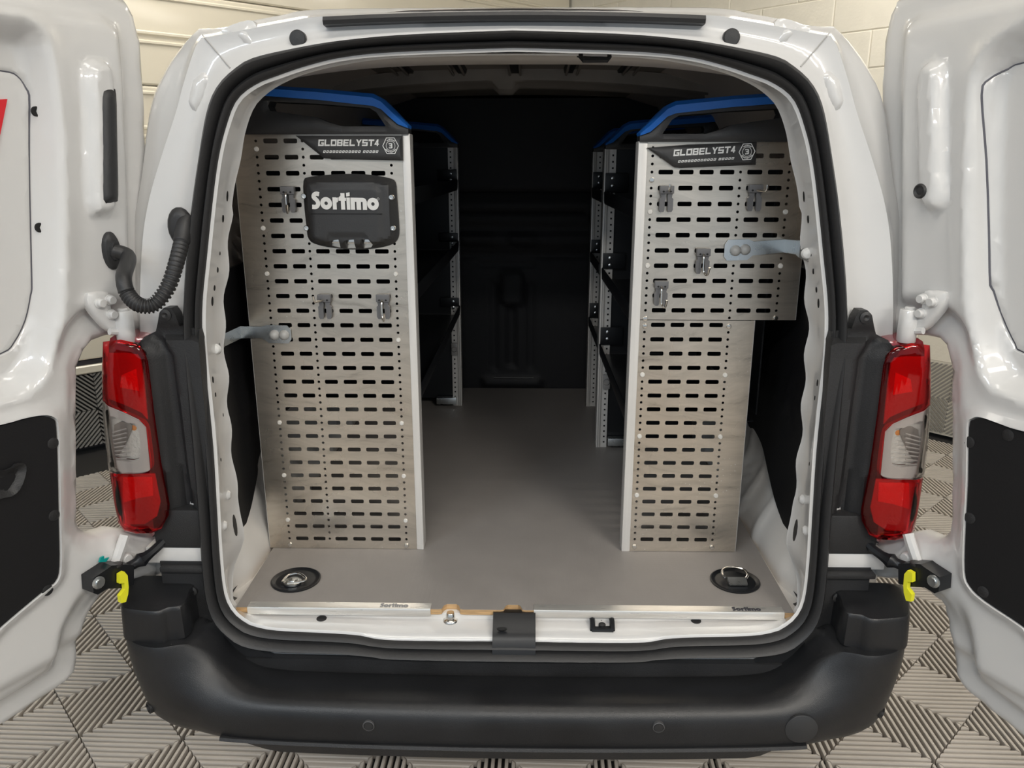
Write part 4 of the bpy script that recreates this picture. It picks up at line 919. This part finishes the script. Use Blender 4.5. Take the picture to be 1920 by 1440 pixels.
for i, (x, z) in enumerate(RR):
    steel = abs(z - 1.167) < .03 or i == 0
    screw('panel_screw' if steel else 'rivet', (x, YP, z), .0062, STEEL if steel else MATS['white_rivet'], pru if z > 1.167 else prl)
for x in (.3111, .5116): screw('panel_screw', (x, YP, zr(-1.6)), .0065, STEEL, prl, dome=.8)
upright(rackR, .2775, .299, YP - .003, YP + .045, ZF, 1.5755)
# corner handles: black moulding with an oblong hand hole and a blue top bar
def corner_handle(par, mirror, cx, dz, yc, th, clipx, badge, dim=1.):
    X = (lambda x: cx - (x - cx)) if mirror else (lambda x: x)
    low = [(-.240, 1.603), (-.262, 1.611), (-.282, 1.628), (-.298, 1.643), (-.317, 1.650), (-.44, 1.663), (-.567, 1.672), (clipx, 1.675)]
    up = [(-.239, 1.609), (-.262, 1.633), (-.282, 1.653), (-.297, 1.667), (-.315, 1.676), (-.44, 1.687), (-.553, 1.694), (clipx, 1.698)]
    black = [(clipx, 1.590), (-.240, 1.590)] + low
    hole = [(-.548, 1.640), (-.552, 1.650), (-.547, 1.660), (-.44, 1.655), (-.325, 1.646), (-.310, 1.637), (-.290, 1.607), (-.388, 1.607), (-.42, 1.616), (-.445, 1.626), (-.50, 1.634)]
    def tr(p): return [(X(x), z + dz) for x, z in p]
    hb, hh = tr(black), tr(hole)
    def yy(V):
        d = np.minimum(sdf(V, hb), -sdf(V, hh)); return yc - th / 2 - .006 * smooth01(0, .010, d)
    o = plate('corner_handle', hb, [hh], lambda V: np.column_stack([V[:, 0], yy(V), V[:, 1]]), None, CAPB, par, .011, 45, back=lambda V: np.column_stack([V[:, 0], np.full(len(V), yc + th / 2), V[:, 1]]))
    bl_ = tr(low + list(reversed(up))); n = len(low)
    a = [np.array(p) for p in tr(low)]; b = [np.array(p) for p in tr(up)]
    loops = []
    for p, q_ in zip(a, b):
        m_ = p * .35 + q_ * .65
        loops.append([(p[0], yc - th/2 - .006, p[1]), (m_[0], yc - th/2 - .010, m_[1]), (q_[0], yc - th/2 + .004, q_[1]), (q_[0], yc + th/2, q_[1]), (p[0], yc + th/2, p[1])])
    MB().loft(loops, True, True, True).obj('blue_top_bar', BLUE, o, 25)
    return o
hL = corner_handle(rackL, False, 0, 0, YP + .015, .05, -.655, True)
hR = corner_handle(rackR, True, .0195, -.0165, YP + .015, .05, -.635, True)
def nameplate(par, poly, o, ang, yf):
    c, s_ = math.cos(ang), math.sin(ang)
    pl2 = plate('name_plate', poly, [], lambda V: np.column_stack([V[:, 0], yf + .006 * (1 - smooth01(0, .006, sdf(V, poly))), V[:, 1]]), None, CAPB, par, .008, 40, back=lambda V: np.column_stack([V[:, 0], np.full(len(V), yf + .012), V[:, 1]]))
    fr = lambda x, z, sx, sy: Frame((o[0] + c * x - s_ * z, yf - .0006, o[1] + s_ * x + c * z), (c * sx, 0, s_ * sx), (-s_ * sy, 0, c * sy), (0, -1, 0))
    mb = MB(); tb, wd = text_bars('GLOBELYST4', 1.16, .13, .18); bars(mb, tb, fr(0, 0, .139 / wd, .0142)); mb.obj('lettering', PRINT, pl2, 0)
    mb = MB(); x = 0
    for k in range(18):     # second line: small slanted marks
        if k != 12: bars(mb, [[(px * .85 + .3 * py, py) for px, py in r] for r in (R(0,.25,0,1), R(.75,1,0,1), R(.2,.8,.7,1), R(.2,.8,0,.3))], fr(.010 + x, -.0145, .0062, .0050))
        x += .0072 if k != 12 else .004
    mb.obj('small_lettering', PRINT, pl2, 0)
    hx = fr(.164, .0005, 1, 1); mb = MB()
    hexo = [(.0185 * math.cos(math.radians(a)), .0205 * math.sin(math.radians(a))) for a in range(0, 360, 60)]; hexi = [(x * .91, y * .91) for x, y in hexo]
    bars(mb, [[hexo[i], hexo[(i + 1) % 6], hexi[(i + 1) % 6], hexi[i]] for i in range(6)], hx)
    bars(mb, ringq(0, 0, .0105, .0096, 0, 360, 24), hx)
    bars(mb, [[(-.0042 + px * .0085, -.0055 + py * .011) for px, py in r] for r in GB['3']], hx)
    for a in list(range(50, 131, 12)) + list(range(215, 326, 12)): bars(mb, ringq(0, 0, .0148, .0118, a - 3.5, a + 3.5, 1), hx)
    mb.obj('hexagon_badge', PRINT, pl2, 0)
    return pl2
nameplate(rackL, xz([(553,254),(607,297),(650,299),(755,301),(754,254)], YP - .012), xz([(597,274)], YP - .012)[0], 0., YP - .014)
nameplate(rackR, xz([(1214,277),(1266,314),(1278,315),(1418,309),(1420,266),(1290,271)], YP - .012), xz([(1262,293)], YP - .012)[0], math.radians(3.2), YP - .014)
# rear frames of the racks: uprights with square holes, cross plates
def frame(par, sgn, xi, y, z1, w1=.016, w2=.030):
    """xi: aisle-side edge"""
    x = lambda d: xi - sgn * 0 + (d if sgn > 0 else -d)
    def bx(d0, d1, ya, yb, z0_, z1_, nm, m, ch=.0015): return MB().box(min(x(d0), x(d1)), max(x(d0), x(d1)), ya, yb, z0_, z1_, ch).obj(nm, m, par, 30)
    u = bx(0, w1, y - .004, y + .045, ZF, z1, 'upright', ALU)
    for k_ in range(2): bx(w1 * (.35 + .4 * k_), w1 * (.45 + .4 * k_), y - .0052, y - .003, ZF, z1, 'upright_groove', mat('groove_shadow_grey', (.30, .29, .28), .4, metal=.5))
    zs_ = np.arange(ZF + .02, z1 - .01, .02); hx = sorted((x(w1), x(w1 + w2 - .008)))
    pg = [(hx[0], ZF), (hx[1], ZF), (hx[1], z1), (hx[0], z1)]; xc = x(w1 + .012)
    plate('hole_strip', pg, [rrect(xc - .003, xc + .003, z - .003, z + .003, .0006, 1) for z in zs_], lambda V: np.column_stack([V[:, 0], np.full(len(V), y), V[:, 1]]), (0, .002, 0), ALU, par, None, 30)
    MB().box(min(x(w1), x(.34)), max(x(w1), x(.34)), y + .012, y + .016, ZF + .03, z1).obj('frame_sheet', SHELF, par)
    return u
def shelf(par, sgn, xi, ya, yb, zbot, ztop, depth=.33):
    x = lambda d: xi + (d if sgn > 0 else -d)
    def bx(d0, d1, y0_, y1_, z0_, z1_, nm): return MB().box(min(x(d0), x(d1)), max(x(d0), x(d1)), y0_, y1_, z0_, z1_, .0015).obj(nm, SHELF, par, 30)
    tray = bx(.006, depth, ya + .05, yb - .006, zbot, zbot + .003, 'shelf_tray')
    pr = [(.004, zbot), (.002, zbot + .004), (.0005, zbot + .036), (.003, zbot + .041), (.006, zbot + .038), (.007, zbot + .004)]
    MB().loft([[(x(d), y_, z) for d, z in pr] for y_ in (ya + .05, yb - .008)], True, True, True).obj('shelf_lip', SHELF, par)
    for y_ in (yb - .009,):
        bx(.004, .08, y_, y_ + .004, zbot + .036, ztop, 'shelf_end')
        for dz in (.016, .040): MB().lathe([(.0055, .0), (.0055, -.003), (.003, -.004), (0, -.004)], (x(.028), y_, ztop - dz), 'y', 12, False).obj('shelf_bolt', ZINC, par)
XLi, XRi = -.2405, .2765
frame(rackL, -1, XLi, 3.105, 1.592); frame(rackR, 1, XRi, 2.615, 1.575); frame(rackR, 1, XRi + .002, 3.105, 1.575)
for zb_, zt_ in ((1.432, 1.510), (1.198, 1.268), (.940, 1.012)): shelf(rackL, -1, XLi, YP, 3.105, zb_, zt_)
for ya, yb in ((YP, 2.615), (2.665, 3.105)):
    for zb_, zt_ in ((1.402, 1.500), (1.155, 1.243), (.895, .992)): shelf(rackR, 1, XRi, ya, yb, zb_, zt_)
corner_handle(rackL, False, 0, 0, 3.12, .04, -.60, False); corner_handle(rackR, True, .0195, -.0165, 2.63, .04, -.60, False); corner_handle(rackR, True, .0205, -.0165, 3.12, .04, -.60, False)
for par, x0_, x1_, y_ in ((rackL, -.345, -.262, 3.10), (rackR, .318, .40, 2.612)): MB().box(x0_, x1_, y_ - .02, y_ + .01, ZF + .012, ZF + .040, .002).obj('base_rail', ZINC, par)
for par, xx, y_, zz in ((rackL, XLi - .027, 3.10, .80), (rackR, XRi + .030, 2.61, .80)):
    MB().lathe([(.012, 0), (.012, -.010), (.009, -.014), (0, -.014)], (xx, y_, zz), 'y', 16, False).obj('clamp_knob', mat('clear_plastic_clip', (.32, .31, .30), .25), par)
    MB().box(xx - .012, xx + .012, y_ - .010, y_, zz - .026, zz + .026, .003).obj('clamp_plate', MATS['clear_plastic_clip'], par)
# dark sheets added in the racks, standing in for shade behind the slots
for par, sg_, x0_ in ((rackL, -1, -.60), (rackR, 1, .62)):
    MB().box(x0_ - .002, x0_ + .002, YP + .08, 3.10, ZF + .35, 1.54).obj('dark_backing', SHELF, par)
# galvanised straps from the panels to the door pillars
def strap(par, pts, hw, bolts, jb):
    mb = MB(); lo_ = []
    for (x, y, z), h in zip(pts, hw): lo_.append([(x, y - .0015, z - h), (x, y - .0015, z + h), (x, y + .0015, z + h), (x, y + .0015, z - h)])
    s_ = mb.loft(lo_, True, True, True).obj('fixing_strap', ZINC, par, 25)
    for b in bolts: MB().lathe([(.0125, 0), (.0125, -.003), (.0095, -.009), (.004, -.0125), (0, -.0128)], b, 'y', 16, False).obj('strap_bolt', mat('grey_cap', (.42, .42, .41), .35), s_)
    MB().lathe([(.0115, 0), (.0115, -.003), (.009, -.008), (0, -.011)], jb, 'y', 16, False).obj('strap_bolt', PRINT, s_)
def P3(x, y, Y): return tuple(at(x, y, Y=Y))
yq = YP - .004
strap(rackL, [P3(546,627,yq), P3(540,627,yq), P3(503,626,yq), P3(490,623,yq), P3(452,623,yq), P3(420,638,1.69), P3(412,647,1.632), P3(399,655,1.615), P3(394,656,1.612)], [.012, .022, .022, .014, .015, .014, .017, .022, .018], [P3(515,628,yq - .002), P3(533,628,yq - .002)], P3(405,654,1.612))
strap(rackR, [P3(1358,470,yq), P3(1364,469,yq), P3(1402,468,yq), P3(1412,466,yq), P3(1470,461,yq), P3(1493,464,1.72), P3(1500,467,1.655), P3(1517,472,1.632), P3(1522,473,1.628)], [.014, .024, .024, .016, .015, .015, .018, .021, .018], [P3(1379,470,yq - .002), P3(1397,468,yq - .002)], P3(1512,475,1.628))

# ================================================================== COVER PLATE WITH THE MAKER'S WORDMARK
cov = empty('cover_plate', tuple(at(652, 470, Y=YP)))
tag(cov, 'black plastic cover plate with white lettering screwed to the perforated panel', 'cover plate')
CP = catmull(xz([(563,340),(575,332),(610,328),(650,326),(690,328),(725,334),(738,342),(741,370),(744,410),(745,440),(738,456),(720,464),(690,469),(655,470),(620,467),(590,461),(573,450),(568,420),(564,380)], YP - .03), 3)
INNER = xz([(581,352),(640,347),(700,350),(713,354),(716,400),(717,454),(700,462),(693,455),(684,443),(620,441),(612,454),(602,455),(585,452),(582,400)], YP - .03)
PK = [xz(p, YP - .03) for p in ([(617,452),(634,449),(636,457),(634,467),(616,463)], [(646,451),(663,449),(664,458),(663,468),(646,468)], [(676,449),(691,449),(697,460),(692,466),(678,468)])]
RB = xz([(558,325),(760,325),(760,480),(558,480)], YP)
def cy_(V):
    y = YP - .004 - .024 * smooth01(0, .018, sdf(V, CP)) - .004 * smooth01(0, .003, sdf(V, INNER))
    return np.column_stack([V[:, 0], y, V[:, 1]])
plate('cover', CP, PK, cy_, None, CAPB, cov, .006, 35, back=lambda V: np.column_stack([V[:, 0], np.full(len(V), YP - .002), V[:, 1]]))
for x, y in ((569,368),(574,428),(733,370),(736,428)):
    p = at(x, y, Y=YP - .027); sw = MB().lathe([(.0065, .006), (.0065, -.001), (.005, -.003), (.0028, -.003), (.0024, -.0005), (.0, -.0005)], tuple(p + np.array([0, .004, 0])), 'y', 16, False).obj('cover_screw', STEEL, cov)
for p in PK:
    a = np.array(p); MB().box(a[:, 0].min() + .002, a[:, 0].max() - .002, YP - .010, YP - .006, a[:, 1].min() + .012, a[:, 1].max() + .001, .001).obj('catch_clip', STEEL, cov)
g, wd = sortimo_glyphs(); mb = MB()
pA, pB = at(586, 392, Y=YP - .033), at(711, 394, Y=YP - .033)
bars(mb, g, Frame((pA[0], YP - .0340, pA[2]), ((pB[0] - pA[0]) / wd, 0, (pB[2] - pA[2]) / wd), (0, 0, .0268), (0, -1, 0))); mb.obj('wordmark', mat('pale_letter', (.78, .77, .74), .35), cov, 0)
gA, gB = at(583, 401, Y=YP - .033), at(716, 403, Y=YP - .033); MB().box(gA[0], gB[0], YP - .0334, YP - .030, gA[2] - .0007, gA[2] + .0007).obj('cover_line', DARKHOLE, cov)
pr_ = at(709, 373, Y=YP - .033); mb = MB(); bars(mb, ringq(pr_[0], pr_[2], .0028, .0022, 0, 360, 14), Frame((0, YP - .0340, 0), (1, 0, 0), (0, 0, 1), (0, -1, 0))); mb.obj('registered_mark', MATS['pale_letter'], cov, 0)

# ================================================================== TOOL HOOKS
def tool_hook(x, y, dirx, label):
    """grey clip with two prongs and a bent steel wire; dirx: 0 hangs forward, +-1 sideways"""
    t = empty('tool_hook', (0, 0, 0)); tag(t, label, 'hook', 'tool hooks on the panels')
    mb = MB(); mb.box(-.016, .016, -.016, 0, .012, .030, .002)
    for s_ in (-1, 1):
        mb.prism([(s_*.014, .014), (s_*.003, .014), (s_*.002, .006), (s_*.0035, -.004), (s_*.0035, -.024), (s_*.0055, -.029), (s_*.0125, -.029), (s_*.0155, -.024), (s_*.0155, .0), (s_*.012, .004)], -.012, -.001)
    mb.obj('clip', GREYP, t, 30)
    for s_ in (-1, 1): MB().prism([(s_*.008 - .003, .017), (s_*.008, .0145), (s_*.008 + .003, .017), (s_*.008, .0195)], -.0168, -.0155).obj('clip_mark', DARKHOLE, t)
    if dirx == 0: w_ = [(-.001, -.014, .018), (-.001, -.024, .012), (-.001, -.026, -.012), (0, -.027, -.022), (.003, -.033, -.028), (.006, -.042, -.026), (.008, -.047, -.010)]
    elif dirx == 3: w_ = [(0, -.014, .018), (0, -.040, .020), (.0, -.046, .024), (.0, -.047, .034)]
    else: w_ = [(0, -.014, .018), (dirx * .012, -.034, .016), (dirx * .016, -.040, .018), (dirx * .017, -.042, .030)]
    MB().tube(catmull(w_, 4, False), .0026, 8).obj('hook_wire', STEEL, t)
    p = at(x, y, Y=YP); t.location = (p[0], YP - .0005, p[2]); return t
for a in ((543, 374, 0, 'grey tool hook tucked beside the black cover plate'), (611, 574, -1, 'grey tool hook below the cover plate with wire bent to the side'), (720, 574, 0, 'grey tool hook near the aisle edge of the panel with the cover plate'),
          (1248, 373, 3, 'upper grey tool hook nearest the aisle on the stepped panel'), (1413, 371, 1, 'grey tool hook above the blue-tinted fixing strap'), (1316, 489, 0, 'grey tool hook just left of the blue-tinted fixing strap end'), (1238, 549, 0, 'lowest grey tool hook on the stepped panel, nearest the step')):
    tool_hook(*a)
